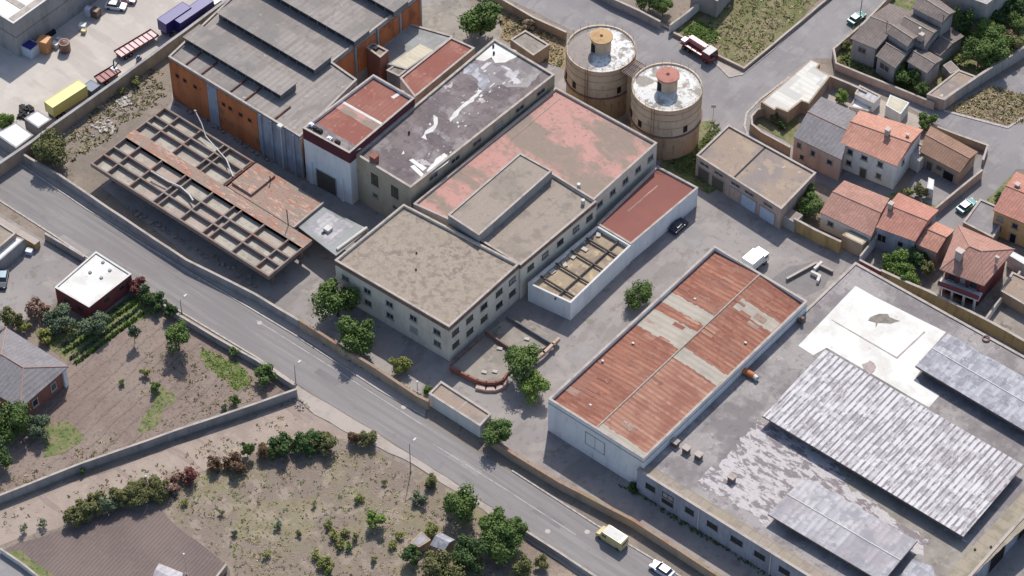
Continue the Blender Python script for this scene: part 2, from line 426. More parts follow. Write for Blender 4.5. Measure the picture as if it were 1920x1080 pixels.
def lorry(label, u, v, ang, L, cabm, boxm, W=2.4, H=3.6, cab=True, box=True, bed=False, name='lorry', cat='lorry', cabL=2.0, group=None, rack=False, cabroof=None):
    r = vroot(name, label, cat, u, v, ang, group); h = L/2; fb = h-(cabL+.25 if cab else 0)
    link('chassis', MB().box(((fb-h)/2, 0, .85), (fb+h, W*.55, .25)).box((0, 0, .8), (L-.3, .5, .2)), M['dark'], r)
    if cab:
        prof = [(h-cabL, .55), (h, .55), (h, 1.4), (h-.25, 2.5), (h-cabL, 2.5)]
        c = link('cab', MB().extr(prof, -W/2, W/2), cabm, r, recalc=True)
        link('windscreen', MB().face([(h+.012, -W/2+.15, 1.45), (h+.012, W/2-.15, 1.45), (h-.2, W/2-.2, 2.35), (h-.2, -W/2+.2, 2.35)]), M['carglass'], c)
        for s in (-1, 1): link('side_window', MB().box((h-.85, s*(W/2+.005), 1.85), (.8, .03, .6)), M['carglass'], c)
        if cabroof: link('cab_roof', MB().box((h-cabL/2-.1, 0, 2.54), (cabL-.3, W-.1, .08)), cabroof, c)
    if box:
        k = MB().box(((fb-h)/2, 0, (1.1+H)/2), (fb+h, W, H-1.1)); bx = link('cargo_box', k, boxm, r)
        k = MB(); 
        for x in (-h, fb): k.box((x, 0, H), (.1, W+.04, .1)).box((x, W/2, (1.1+H)/2), (.1, .08, H-1.1)).box((x, -W/2, (1.1+H)/2), (.1, .08, H-1.1))
        for s_ in (-1, 1): k.box(((fb-h)/2, s_*W/2, H), (fb+h, .08, .1))
        link('corner_trim', k, boxm, bx)
    if bed:
        k = MB().box(((fb-h)/2, 0, 1.08), (fb+h, W, .14)); bd = link('flat_bed', k, boxm, r)
        k = MB(); n = int((fb+h)/1.1)
        for i in range(n+1): k.box((-h+(fb+h)*i/n, 0, 1.2), (.14, W, .1))
        link('cross_member', k, M['rust_dark'], bd); k = MB()
        for s in (-1, 1): k.box(((fb-h)/2, s*W/2, 1.25), (fb+h, .1, .3))
        link('side_rail', k, M['rust_dark'] if not rack else cabm, bd)
        if rack:
            link('hose_locker', MB().box(((fb-h)/2+.4, W*.22, 1.75), (fb+h-1.2, W*.4, 1.1)).box((-h+.6, -W*.2, 1.6), (1.0, W*.5, .8)), M['pink_metal'], bd)
            k = MB()
            for s in (-.16, .16): k.box((.2, W*.22+s*2, 2.5), (L*.72, .08, .08))
            for i in range(12): k.box((.2-L*.36+L*.72*i/11, W*.22, 2.5), (.05, .64, .05))
            link('ladder', k, M['pink_metal'], bd)
    ax = [-h+1.0, -h+2.1] if L > 7 else [-h+1.1]
    wheels(r, ax+([h-1.1] if cab else []), W, .48)
    vplace(r); return r
# ---------------- materials (colours as the sunlit photo shows them, converted to base colour)
M = {}
def n_(s, lo, hi, c, amt=1, **k): return ('n', dict(s=s, lo=lo, hi=hi, c=c, amt=amt, **k))
def w_(p, a, c, amt=1, **k): return ('w', dict(p=p, a=a, c=c, amt=amt, **k))
plain = lambda name, c, rough=.7, **k: surf(name, c, [n_(.8, .35, .7, tuple(x*.86 for x in c), .5)], rough, **k)
M['ground'] = surf('dry_earth', (148, 134, 122), [n_(.06, .4, .6, (132, 122, 112), .8), n_(.3, .5, .66, (164, 148, 134), .6), n_(.9, .56, .66, (116, 108, 84), .7), n_(3, .5, .7, (120, 108, 98), .5)], bump=(3, .5))
M['field'] = surf('dry_field', (172, 154, 138), [n_(.22, .5, .6, (154, 138, 120), .8, st=(1, .5, 1), rot=30), n_(.035, .5, .6, (134, 130, 96), .7, off=9), n_(.05, .42, .6, (140, 124, 114), .9), n_(.11, .5, .6, (148, 140, 104), .75), n_(.3, .5, .62, (170, 154, 138), .7), n_(.8, .5, .64, (136, 120, 104), .6), n_(1.5, .6, .68, (110, 102, 78), .8), n_(4, .5, .7, (134, 118, 104), .5)], bump=(3, .6, .2))
M['track'] = surf('dirt_track', (174, 157, 144), [n_(.12, .4, .65, (154, 138, 128), .8, st=(1, 1, 1)), n_(.5, .5, .65, (184, 166, 152), .6), n_(2.5, .5, .7, (150, 132, 122), .5), n_(.25, .55, .62, (148, 128, 120), .6, rot=20, st=(.3, 2, 1))], bump=(3, .4))
M['soil'] = surf('tilled_soil', (150, 134, 122), [n_(.08, .4, .6, (136, 117, 108), .8), w_(2.6, 4, (120, 102, 96), .35, dist=2.5, m=(.05, .48, .58), lo=.3, hi=.9), n_(.4, .5, .66, (152, 132, 122), .5), n_(2, .5, .66, (112, 94, 88), .6)], bump=(3, .6, .2))
M['plough'] = surf('ploughed_soil', (134, 119, 112), [w_(.62, 6, (114, 97, 93), .3, dist=.5, ds=.2), n_(.6, .5, .62, (136, 118, 112), .5, st=(1.8, .4, 1)), n_(.1, .4, .6, (116, 100, 98), .6), n_(1.2, .52, .66, (142, 124, 116), .4)], bump=(2, .6, .2))
M['lawn'] = surf('green_ground', (116, 128, 74), [n_(.4, .42, .58, (146, 136, 100), .85), n_(1.4, .5, .62, (78, 98, 50), .8), n_(.2, .55, .6, (150, 136, 110), .7)], bump=(4, .8, .2))
M['lot'] = surf('vacant_lot_grass', (140, 130, 94), [n_(.07, .42, .55, (112, 118, 66), .9), n_(.3, .5, .6, (150, 134, 106), .8), n_(1, .52, .62, (96, 96, 60), .6), n_(3, .5, .7, (124, 112, 84), .6)], bump=(3, .7, .2))
M['golden'] = surf('golden_grass', (170, 146, 106), [n_(.3, .45, .6, (150, 128, 92), .8), n_(1.2, .5, .6, (120, 104, 76), .7), n_(.6, .58, .66, (110, 112, 66), .7)], bump=(3, .8, .2))
M['asphalt'] = surf('road_asphalt', (148, 142, 142), [n_(.05, .4, .6, (154, 149, 148), .8), n_(.1, .45, .6, (134, 127, 129), .75, st=(.25, 1.6, 1)), n_(.35, .52, .66, (162, 156, 155), .6, st=(.12, 2.6, 1)), n_(.8, .57, .66, (122, 116, 119), .6, st=(.07, 2.5, 1)), n_(.5, .6, .66, (126, 120, 122), .4), n_(6, .4, .7, (134, 128, 129), .45)])
M['yard'] = surf('worn_yard_asphalt', (164, 156, 154), [n_(.05, .4, .6, (152, 144, 144), .9), n_(.2, .5, .64, (178, 169, 162), .6), n_(.6, .55, .66, (126, 118, 118), .5), n_(5, .4, .7, (142, 134, 132), .4), n_(.15, .55, .6, (134, 126, 124), .5, st=(1, .4, 1), rot=15), n_(.3, .6, .66, (116, 112, 90), .4)])
M['street'] = surf('street_asphalt', (152, 147, 149), [n_(.06, .4, .6, (140, 134, 138), .9), n_(.25, .5, .64, (164, 158, 158), .6), n_(.5, .56, .66, (128, 122, 126), .5, st=(2, .3, 1), rot=-8), n_(5, .5, .7, (138, 132, 134), .4)])
M['concrete'] = surf('pale_concrete_yard', (204, 194, 184), [n_(.05, .4, .6, (192, 182, 174), .9), n_(.25, .52, .66, (212, 203, 192), .6), n_(.1, .56, .64, (178, 168, 162), .5, st=(.4, 2, 1), rot=30), n_(1.2, .6, .7, (176, 166, 158), .4), ('g', dict(sx=9, sy=9, w=.1, c=(178, 170, 164), amt=.4))])
M['pavement'] = surf('pale_pavement', (182, 170, 160), [n_(.3, .45, .62, (166, 154, 146), .8), n_(2, .5, .7, (192, 180, 168), .5)])
M['kerb'] = surf('kerb_stone', (196, 186, 178), [n_(1.5, .45, .6, (160, 152, 148), .7)])
M['terrace'] = surf('concrete_terrace', (160, 152, 142), [n_(.2, .42, .6, (140, 132, 124), .9), n_(.8, .52, .64, (176, 164, 150), .6), n_(.4, .6, .66, (108, 96, 92), .6)])
M['white_line'] = surf('road_paint', (190, 186, 186), [n_(.5, .45, .6, (150, 146, 150), .8)])
M['gravel_roof'] = surf('mossy_gravel_roof', (172, 157, 142), [n_(.7, .47, .6, (128, 115, 105), .8, d=4), n_(1.6, .52, .62, (134, 121, 110), .5), n_(.12, .4, .62, (166, 152, 136), .6), n_(1.3, .55, .66, (178, 164, 146), .5), n_(4, .45, .7, (138, 124, 112), .5)], bump=(3, .3))
M['gravel_smooth'] = surf('worn_gravel_roof', (166, 152, 139), [('g', dict(sx=4.6, sy=60, w=.12, c=(140, 128, 118), amt=.4)), n_(.13, .52, .6, (150, 138, 128), .6), n_(.35, .5, .64, (134, 124, 116), .7, d=4), n_(1.1, .56, .66, (172, 160, 146), .5), n_(4, .45, .7, (142, 130, 120), .5), n_(1.8, .64, .7, (96, 88, 82), .6)])
M['pink_roof'] = surf('faded_pink_coating', (204, 150, 138), [n_(.10, .45, .53, (148, 136, 122), .95, rot=20, st=(.7, 1.3, 1)), n_(.5, .52, .62, (168, 140, 128), .75), n_(1.5, .58, .66, (142, 112, 102), .6), n_(4, .5, .7, (188, 132, 120), .5)])
M['purple_roof'] = surf('dark_bitumen_roof', (134, 121, 122), [n_(.1, .42, .58, (112, 100, 104), .9), n_(.2, .5, .6, (162, 152, 154), .7), n_(.6, .54, .62, (100, 88, 94), .6), n_(1.4, .58, .64, (150, 140, 142), .5), ('g', dict(sx=6, sy=3, w=.08, c=(98, 86, 92), amt=.5)), n_(.3, .645, .67, (206, 196, 198), .8), n_(3, .5, .7, (124, 110, 116), .5)])
M['grey_deck'] = surf('grey_bitumen_deck', (168, 161, 158), [n_(.16, .5, .58, (148, 140, 140), .7), n_(1.1, .58, .64, (192, 186, 182), .6), n_(.09, .44, .56, (134, 126, 128), .95), n_(.35, .52, .64, (164, 156, 156), .6), n_(.8, .56, .66, (116, 108, 114), .6), ('g', dict(sx=7.2, sy=30, w=.1, c=(118, 110, 112), amt=.45)), n_(3, .5, .7, (136, 130, 132), .5)])
M['web_roof'] = surf('patched_bitumen_roof', (200, 192, 194), [n_(.62, .49, .56, (126, 114, 120), .85, st=(.75, 1.7, 1), d=3), n_(.2, .55, .64, (136, 126, 130), .6), n_(1.2, .57, .63, (208, 200, 202), .7, st=(.6, 1.5, 1)), n_(3, .5, .7, (140, 130, 134), .5)])
M['edge_band'] = surf('lichen_edge_concrete', (170, 156, 142), [n_(.5, .45, .62, (148, 136, 124), .8), ('g', dict(sx=2.0, sy=40, w=.16, c=(134, 122, 112), amt=.5)), n_(.2, .5, .62, (160, 150, 116), .5), n_(3, .5, .7, (150, 138, 126), .5)])
M['edge_band2'] = surf('lichen_edge_concrete_side', (172, 160, 140), [n_(.5, .45, .62, (148, 138, 118), .8), ('g', dict(sx=60, sy=2.2, w=.14, c=(136, 124, 104), amt=.5)), n_(3, .5, .7, (150, 138, 122), .5)])
M['white_coat'] = surf('white_roof_coating', (229, 228, 222), [n_(.16, .46, .62, (206, 200, 192), .75), n_(.7, .62, .7, (206, 198, 192), .6), n_(.9, .69, .71, (146, 144, 140), .8), n_(2.4, .56, .7, (228, 225, 218), .6)], rough=.6)
M['stain'] = surf('dirt_stain', (150, 142, 132), [n_(1, .4, .6, (120, 114, 106), .8)])
M['stain_pink'] = surf('dirt_stain_pinkish', (186, 170, 166), [n_(1, .4, .6, (160, 146, 142), .8)])
M['striped_roof'] = surf('weathered_corrugated_sheet', (218, 213, 216), [n_(.07, .46, .58, (192, 182, 188), .8), w_(1.02, 0, (134, 124, 132), .95, lo=.2, hi=.7, m=(.18, .28, .46)), ('c', dict(sx=1.02, sy=1.9, c=(134, 124, 132), amt=.5, lo=.5, hi=.95)), ('c', dict(sx=2.04, sy=.9, c=(228, 224, 226), amt=.4, lo=.65, hi=.95)), n_(.9, .52, .62, (142, 132, 140), .65, st=(2.6, .5, 1)), n_(.3, .6, .66, (150, 136, 144), .6), n_(2.2, .56, .64, (234, 230, 232), .6, st=(2.6, .5, 1))], bump=(2, .2))
M['panel_roof'] = surf('grey_sheet_roof', (192, 189, 196), [n_(.5, .52, .6, (128, 126, 138), .7, st=(1.4, .8, 1)), ('c', dict(sx=1.1, sy=1.8, c=(128, 126, 138), amt=.55, lo=.5, hi=.85)), ('c', dict(sx=2.2, sy=1.2, c=(192, 190, 198), amt=.5, lo=.6, hi=.8)), n_(.5, .5, .62, (140, 136, 148), .6), n_(1.6, .6, .66, (204, 202, 208), .7), w_(1.1, 0, (150, 148, 158), .35)])
M['panel_roof2'] = surf('pale_sheet_roof', (198, 193, 197), [n_(.9, .52, .62, (158, 152, 158), .7), n_(.12, .5, .6, (178, 164, 170), .7), n_(.3, .5, .62, (152, 148, 156), .7), n_(1, .6, .66, (204, 202, 206), .6), w_(1.1, 0, (156, 152, 160), .35), ('c', dict(sx=1.1, sy=3, c=(148, 144, 154), amt=.4, lo=.55, hi=.9))])
M['rust_roof'] = surf('rusted_corrugated_sheet', (172, 108, 84), [('c', dict(sx=3.8, sy=2.4, c=(144, 98, 82), amt=.6, lo=.35, hi=.95)), n_(.1, .42, .6, (156, 92, 72), .9), n_(.35, .52, .6, (196, 128, 98), .6, st=(.5, 1.8, 1)), n_(.8, .55, .63, (168, 134, 116), .6, st=(.25, 2.4, 1)), w_(.95, 90, (136, 86, 74), .55, lo=-.1, hi=.6), n_(.5, .55, .66, (190, 122, 96), .6, st=(.3, 2, 1)), n_(.18, .56, .64, (160, 116, 98), .5), n_(2.5, .62, .68, (214, 160, 136), .5), n_(1, .58, .66, (124, 70, 60), .5)], bump=(2, .15))
M['rust_pale'] = surf('rusted_sheet_bleached', (184, 128, 104), [w_(1.9, 90, (206, 168, 142), .6, lo=.5, hi=.9, m=(.3, .4, .6)), n_(.12, .45, .58, (160, 96, 78), .8), n_(.6, .54, .64, (190, 148, 124), .6, st=(.3, 2, 1)), w_(.95, 90, (146, 92, 78), .4), n_(1, .6, .66, (130, 84, 72), .5)], bump=(2, .15))
M['cement_strip'] = surf('fibre_cement_strip', (186, 176, 162), [n_(.3, .45, .62, (168, 160, 146), .8), n_(1, .6, .68, (156, 164, 146), .6), w_(1.2, 90, (162, 152, 140), .4)])
M['red_roof'] = surf('red_sheet_roof', (150, 92, 82), [n_(.08, .4, .62, (162, 98, 86), .8), n_(.15, .5, .62, (140, 96, 84), .5), w_(.6, 90, (138, 82, 76), .25), n_(3, .5, .7, (146, 92, 84), .4)])
M['red_flat'] = surf('red_membrane_roof', (164, 106, 92), [n_(.15, .4, .6, (156, 88, 74), .8), n_(.4, .55, .64, (186, 122, 102), .6), w_(.9, 0, (154, 88, 76), .3), n_(1.2, .64, .68, (214, 176, 160), .6)])
M['factory_roof'] = surf('grey_fibre_cement_roof', (164, 155, 148), [n_(.3, .5, .62, (140, 130, 124), .7, st=(1.6, .3, 1)), n_(.8, .57, .64, (178, 168, 158), .6, st=(2, .35, 1)), n_(.07, .4, .6, (134, 128, 126), .9), n_(.3, .5, .64, (162, 154, 148), .6), n_(.9, .55, .66, (122, 114, 110), .5), ('g', dict(sx=2.4, sy=5, w=.1, c=(124, 118, 116), amt=.45)), w_(1.2, 0, (138, 132, 130), .35), n_(.8, .68, .7, (200, 196, 190), .7)])
M['canopy_slab'] = surf('dirty_slab', (188, 180, 166), [n_(.3, .42, .6, (162, 154, 142), .8), n_(.15, .5, .62, (184, 160, 148), .6), n_(1.2, .56, .66, (140, 130, 122), .5)])
M['canopy_beam'] = surf('rust_stained_concrete', (146, 130, 121), [n_(.25, .5, .62, (150, 118, 104), .8), n_(1.5, .52, .66, (132, 106, 98), .6), n_(.15, .5, .6, (160, 146, 138), .6)])
M['canopy_rust'] = surf('rust_stained_roof', (168, 138, 122), [n_(.2, .44, .58, (154, 140, 128), .85), n_(.6, .52, .6, (184, 120, 94), .8, rot=40, st=(.4, 1.6, 1)), n_(1.2, .55, .61, (214, 170, 148), .8, rot=40, st=(.4, 1.6, 1)), n_(2, .56, .66, (124, 88, 78), .6)])
M['canopy_grey'] = surf('galvanised_patch', (164, 166, 166), [n_(.2, .45, .6, (148, 146, 142), .8), n_(.7, .6, .66, (196, 196, 194), .6), ('g', dict(sx=3, sy=3, w=.1, c=(140, 138, 134), amt=.4))])
M['rust_dark'] = surf('dark_rust', (120, 76, 66), [n_(1, .4, .6, (94, 60, 56), .8)])
def wallmat(name, c, streak=.5, extra=()):
    d = tuple(x*.78 for x in c); l = tuple(min(255, x*1.07) for x in c)
    return surf(name, c, [n_(.5, .45, .65, d, streak, st=(1, 1, .18)), n_(.15, .5, .65, l, .5), n_(1.8, .55, .68, tuple(x*.68 for x in c), streak*.7, st=(1, 1, .3))]+list(extra), bump=(4, .15))
M['wall_cream'] = wallmat('cream_render', (232, 222, 204), .35)
M['wall_beige'] = wallmat('beige_render', (196, 182, 158))
M['wall_pale'] = wallmat('pale_blue_white_render', (244, 246, 252), .3)
M['wall_white'] = wallmat('white_render', (232, 228, 222), .3)
M['wall_grey'] = wallmat('grey_concrete_wall', (172, 168, 168))
M['wall_greyblue'] = wallmat('grey_blue_panel', (170, 176, 190), .6)
M['wall_tan'] = wallmat('tan_block_wall', (192, 166, 140))
M['wall_ochre'] = wallmat('ochre_block_wall', (206, 168, 104), .7)
M['wall_yellow'] = wallmat('yellow_render', (236, 190, 120))
M['wall_pink'] = wallmat('pinkish_render', (206, 176, 160))
M['wall_brick'] = wallmat('orange_brick', (224, 126, 72), .5, [('c', dict(sx=.9, sy=.9, c=(170, 84, 50), amt=.25, lo=.6, hi=.9)), n_(.25, .55, .66, (150, 84, 58), .7)])
M['wall_brick_red'] = wallmat('red_brick', (166, 104, 88), .5)
M['wall_red'] = wallmat('red_render', (150, 74, 72), .4)
M['maroon'] = wallmat('maroon_cladding', (112, 58, 66), .4)
M['wall_dark'] = wallmat('dark_grey_panel', (132, 130, 134))
M['silo'] = surf('silo_concrete', (222, 196, 170), [n_(.4, .45, .65, (190, 160, 134), .6, st=(1, 1, .2)), n_(.2, .5, .64, (206, 178, 146), .6), n_(1.4, .56, .68, (166, 134, 110), .5, st=(1, 1, .25))], bump=(3, .3))
M['silo_rust'] = surf('silo_base_stained', (208, 172, 136), [n_(.4, .48, .66, (172, 130, 96), .6, st=(1, 1, .12)), n_(1.2, .54, .66, (142, 104, 80), .6, st=(1, 1, .3)), n_(.2, .5, .6, (188, 146, 104), .6)], bump=(3, .3))
M['silo_roof'] = surf('flaking_white_roof', (228, 226, 221), [n_(.35, .52, .57, (150, 142, 132), .9), n_(1.3, .52, .6, (172, 166, 156), .7), n_(3, .6, .66, (120, 112, 104), .6)])
M['silo_roof_grey'] = surf('half_flaked_grey_roof', (160, 150, 144), [w_(40, 39.5, (236, 234, 230), .95, lo=.1, hi=.3, dist=5, ds=.4, off=P(1127, 91, 12.6).dot(right)-.3), n_(.5, .53, .59, (156, 148, 140), .85), n_(1.3, .52, .6, (144, 134, 126), .6), n_(3, .6, .66, (120, 112, 104), .5)])
M['coping'] = surf('coping_concrete', (190, 178, 168), [n_(.6, .45, .62, (164, 152, 144), .8)])
M['cope_brown'] = surf('coping_brown', (150, 116, 104), [n_(.8, .45, .6, (124, 92, 84), .8)])
M['cope_rusty'] = surf('rust_spotted_coping', (168, 142, 120), [n_(.4, .5, .62, (170, 122, 96), .8), n_(1.3, .54, .64, (126, 100, 84), .7), n_(.15, .55, .62, (150, 140, 96), .6)])
M['cope_white'] = plain('coping_white', (222, 218, 212))
M['dark'] = plain('dark_metal', (52, 50, 54)); M['tyre'] = plain('tyre_rubber', (40, 40, 42), .95)
M['chrome'] = surf('wheel_metal', (170, 170, 174), rough=.35, metal=.8)
M['lamp'] = surf('lamp_glass', (235, 235, 230), rough=.2, spec=.6)
M['glass'] = surf('window_glass', (58, 60, 66), [n_(1, .4, .6, (44, 46, 52), .6)], rough=.25, spec=.5)
M['glass_green'] = surf('dusty_green_glass', (104, 106, 88), [n_(1, .4, .6, (80, 82, 70), .6)], rough=.5)
M['carglass'] = surf('car_glass', (44, 50, 60), rough=.12, spec=.6)
M['frame'] = plain('window_frame', (176, 172, 170)); M['frame_dark'] = plain('window_frame_dark', (90, 84, 82))
M['gate'] = plain('brown_metal_door', (104, 98, 90)); M['shutter'] = plain('pale_blue_shutter', (200, 212, 232))
M['opening'] = plain('dark_opening', (40, 38, 42))
def tile(name, c, ang=0, dk=.86, per=.55):
    return surf(name, c, [n_(.2, .42, .62, tuple(x*.9 for x in c), .8), w_(per, ang, tuple(x*dk*.88 for x in c), .25), n_(1.2, .5, .64, tuple(min(255, x*1.08) for x in c), .6), n_(3, .55, .66, tuple(x*.76 for x in c), .5)], bump=(2, .4))
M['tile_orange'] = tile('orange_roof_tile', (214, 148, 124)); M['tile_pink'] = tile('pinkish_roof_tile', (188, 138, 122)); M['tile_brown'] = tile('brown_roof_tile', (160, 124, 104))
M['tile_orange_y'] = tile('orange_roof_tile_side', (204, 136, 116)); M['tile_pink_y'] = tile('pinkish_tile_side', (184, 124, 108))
M['slate_tile'] = tile('grey_brown_tile', (138, 126, 120)); M['grey_tile'] = tile('grey_roof_sheet', (142, 136, 140), per=.8, dk=1.05)
M['ridge'] = plain('ridge_tile', (190, 146, 130)); M['ridge_pale'] = plain('ridge_tile_pale', (186, 172, 158)); M['chimney'] = plain('chimney_render', (206, 190, 180))
M['bark'] = plain('bark', (84, 70, 60), .95)
def leaf(name, c, d, h=None):
    c, d = (tuple(min(250, x*1.1) for x in q_) for q_ in (c, d))
    m = surf(name, c, [n_(.8, .46, .62, d, .8, d=3), n_(.45, .54, .66, h or tuple(x*1.2 for x in c), .75, d=3, off=5), n_(5, .4, .65, tuple(x*.8 for x in c), .5, d=2)], rough=.7, spec=.15)
    return m
M['green'] = leaf('leaves_green', (98, 122, 56), (72, 98, 44), (130, 150, 72))
M['green_dark'] = leaf('leaves_dark_green', (78, 102, 54), (58, 80, 42), (102, 126, 68))
M['green_bright'] = leaf('leaves_bright_green', (116, 144, 56), (82, 112, 44), (150, 170, 78))
M['green_yellow'] = leaf('leaves_yellow_green', (140, 144, 66), (104, 114, 52), (172, 164, 84))
M['green_grey'] = leaf('leaves_grey_green', (108, 122, 92), (84, 98, 74), (134, 144, 112))
M['olive'] = leaf('leaves_olive', (116, 116, 68), (92, 94, 54), (142, 138, 84))
M['brown_leaf'] = leaf('leaves_dry_brown', (122, 92, 66), (92, 68, 54), (146, 116, 80))
M['red_leaf'] = leaf('leaves_reddish', (132, 74, 66), (100, 54, 54), (160, 100, 84))
M['pale_leaf'] = leaf('leaves_pinkish_dry', (160, 124, 104), (128, 98, 84), (184, 148, 124))
M['dry_tuft'] = leaf('dry_weed', (176, 156, 122), (150, 132, 104)); M['dark_tuft'] = leaf('dark_weed', (120, 108, 80), (100, 90, 66))
for k_, c_ in dict(blue=(46, 42, 140), blue_grey=(74, 94, 122), yellow=(232, 218, 112), cream_yellow=(226, 206, 140), red_paint=(150, 44, 52), white_paint=(236, 236, 238), orange_paint=(226, 150, 80), teal=(40, 140, 128), steel_blue=(150, 182, 196), navy=(44, 52, 74), silver=(212, 220, 236), pink_metal=(216, 168, 170), brown_paint=(128, 92, 76), turq=(80, 160, 160)).items():
    M[k_] = surf('paint_'+k_, c_, [n_(1.5, .5, .66, tuple(x*.86 for x in c_), .4)], rough=.35, spec=.5)
M['white_sheet'] = surf('white_sheet_roof', (238, 238, 240), [n_(.3, .5, .62, (222, 220, 220), .8), w_(1.1, 90, (220, 220, 222), .4)], rough=.6)
M['shed_white'] = surf('patched_white_roof', (228, 224, 214), [('c', dict(sx=3.2, sy=2.0, c=(190, 186, 182), amt=.7, lo=.55, hi=.7)), n_(.5, .5, .62, (210, 206, 196), .7), w_(1.2, 90, (204, 200, 192), .35)])
M['shed_cream'] = surf('cream_sheet_roof', (214, 204, 180), [n_(.4, .5, .62, (196, 186, 164), .8), w_(.9, 90, (196, 188, 168), .4)])
M['garage_roof'] = surf('patchy_garage_roof', (166, 146, 130), [n_(.12, .45, .58, (146, 136, 132), .9), n_(.3, .53, .62, (182, 160, 136), .7), n_(1, .56, .66, (140, 122, 108), .6), n_(1.8, .68, .7, (70, 62, 60), .7), n_(.5, .67, .7, (226, 216, 200), .7)])
M['courtyard_floor'] = surf('tan_dusty_floor', (176, 156, 130), [n_(.25, .45, .58, (146, 130, 116), .9), n_(.5, .55, .62, (212, 186, 142), .7), n_(1.5, .58, .66, (146, 124, 106), .5)])
M['pale_rubble'] = plain('white_rubble', (200, 190, 180)); M['grey_rubble'] = plain('grey_rubble', (160, 150, 142))

M['check_patch'] = surf('grey_white_repair_patches', (150, 142, 146), [('c', dict(sx=1.9, sy=1.4, c=(214, 210, 212), amt=.9, lo=.55, hi=.6)), ('c', dict(sx=1.1, sy=1.1, c=(126, 116, 122), amt=.8, lo=.7, hi=.75)), n_(.8, .5, .6, (134, 124, 128), .6)])
M['track_mark'] = surf('tyre_worn_asphalt', (141, 135, 135), [n_(.2, .45, .6, (148, 142, 142), .9, st=(.2, 1, 1)), n_(5, .4, .7, (136, 130, 130), .5)])
M['asphalt_old'] = surf('patched_asphalt', (136, 130, 131), [n_(.4, .4, .6, (126, 120, 122), .8), n_(5, .4, .7, (142, 136, 136), .5)])
M['asphalt_pale'] = surf('bleached_asphalt', (162, 156, 155), [n_(.4, .4, .6, (152, 146, 146), .8), n_(5, .4, .7, (142, 136, 136), .5)])
# ================= ground, roads and yards
g = MB().face([(-1500, -1500, 0), (1500, -1500, 0), (1500, 1500, 0), (-1500, 1500, 0)]); struct('ground', g, M['ground'])
sheet('yard_concrete', [(-400, 470), (62, 270), (100, 240), (345, 64), (470, -30), (900, -420), (-500, -420)], .02, M['concrete'])
sheet('yard_asphalt', [(190, 350), (322, 190), (322, 110), (560, -30), (780, -60), (960, 60), (1250, 215), (1305, 330), (1465, 405), (1605, 480), (2300, 860), (2100, 1500), (1350, 1082), (1190, 980), (960, 850), (790, 745), (560, 605), (375, 498)], .02, M['yard'])
sheet('dry_verge', [(935, 15), (1060, 70), (1060, 130), (1000, 110), (940, 70)], .035, M['golden'], .4)
sheet('silo_weeds_ground', [(1240, 300), (1300, 285), (1345, 225), (1310, 230), (1300, 330), (1360, 350), (1330, 365), (1232, 320)], .04, M['lawn'], .3)
sheet('terrace_ground', [(740, 40), (860, -10), (940, 40), (935, 80), (880, 110), (780, 120)], .035, M['terrace'], .3)
# main road
sheet('main_road', [(-700, -190), (0, 283), (162, 392), (375, 523), (562, 635), (710, 732), (797, 782), (812, 800), (960, 886), (1115, 985), (1225, 1050), (1500, 1225), (1400, 1270), (1125, 1087), (980, 990), (855, 905), (780, 858), (700, 806), (585, 738), (552, 717), (480, 668), (332, 579), (160, 479), (100, 439), (0, 375), (-700, -60)], .03, M['asphalt'])
def strip(name, px, wd, z0, z1, m, shift=0.0):
    p = PP(px, z1); k = MB()
    L_ = [Vector((q.x, q.y, 0)) for q in p]; A = []; B = []
    for i in range(len(L_)):
        e = (L_[min(i+1, len(L_)-1)]-L_[max(i-1, 0)]).normalized(); nn = Vector((-e.y, e.x, 0)); A.append(L_[i]+nn*(wd/2+shift)); B.append(L_[i]-nn*(wd/2-shift))
    k.prism(A+B[::-1], z0, z1); return struct(name, k, m)
strip('kerb', [(-300, 80), (0, 281), (162, 391), (375, 521), (562, 633)], .3, 0, .14, M['kerb'])
strip('kerb', [(562, 634), (710, 730), (797, 780)], .3, 0, .14, M['kerb'])
strip('kerb', [(960, 882), (1115, 982), (1225, 1048), (1500, 1222)], .3, 0, .14, M['kerb'])
strip('kerb', [(-300, 180), (0, 376), (100, 440), (160, 480), (332, 580), (480, 669), (552, 718)], .3, 0, .14, M['kerb'])
sheet('pavement', [(0, 268), (57, 300), (202, 394), (350, 490), (480, 560), (560, 606), (562, 630), (375, 518), (162, 388), (0, 278)], .11, M['pavement'])
sheet('pavement', [(562, 630), (560, 606), (700, 692), (800, 765), (797, 778), (710, 728)], .11, M['pavement'])
sheet('pavement', [(552, 720), (585, 740), (700, 808), (780, 860), (855, 907), (980, 992), (1125, 1089), (1110, 1095), (960, 995), (845, 915), (770, 868), (690, 830), (640, 806), (590, 776), (560, 748)], .1, M['pavement'], .15)
for a_, b_ in (((20, 305), (60, 330)), ((95, 352), (130, 376)), ((200, 420), (235, 441)), ((640, 700), (680, 726)), ((700, 738), (736, 762)), ((815, 812), (850, 834)), ((905, 868), (960, 902)), ((1000, 928), (1040, 954))):
    pass
strip('road_marking', [(480, 600), (560, 650), (640, 700), (730, 757), (800, 802)], .14, .03, .036, M['white_line'])
strip('road_marking', [(812, 832), (860, 862), (955, 922), (1080, 1003)], .14, .03, .036, M['white_line'])
strip('road_marking', [(165, 393), (300, 478), (375, 525)], .12, .03, .036, M['white_line'])
for u_, v_ in ((487, 605), (1027, 996), (1101, 997), (757, 763)):
    q = P(u_, v_, .05); o = struct('manhole', MB().tube((q.x, q.y, 0), (q.x, q.y, .045), .45, n=16), M['concrete'])
for l_ in ([(300, 470), (345, 498), (330, 512), (285, 483)], [(600, 690), (640, 716), (628, 724), (588, 698)], [(1010, 950), (1060, 982), (1048, 992), (996, 958)]): sheet('asphalt_patch', l_, .034, M['asphalt_old'], .05)
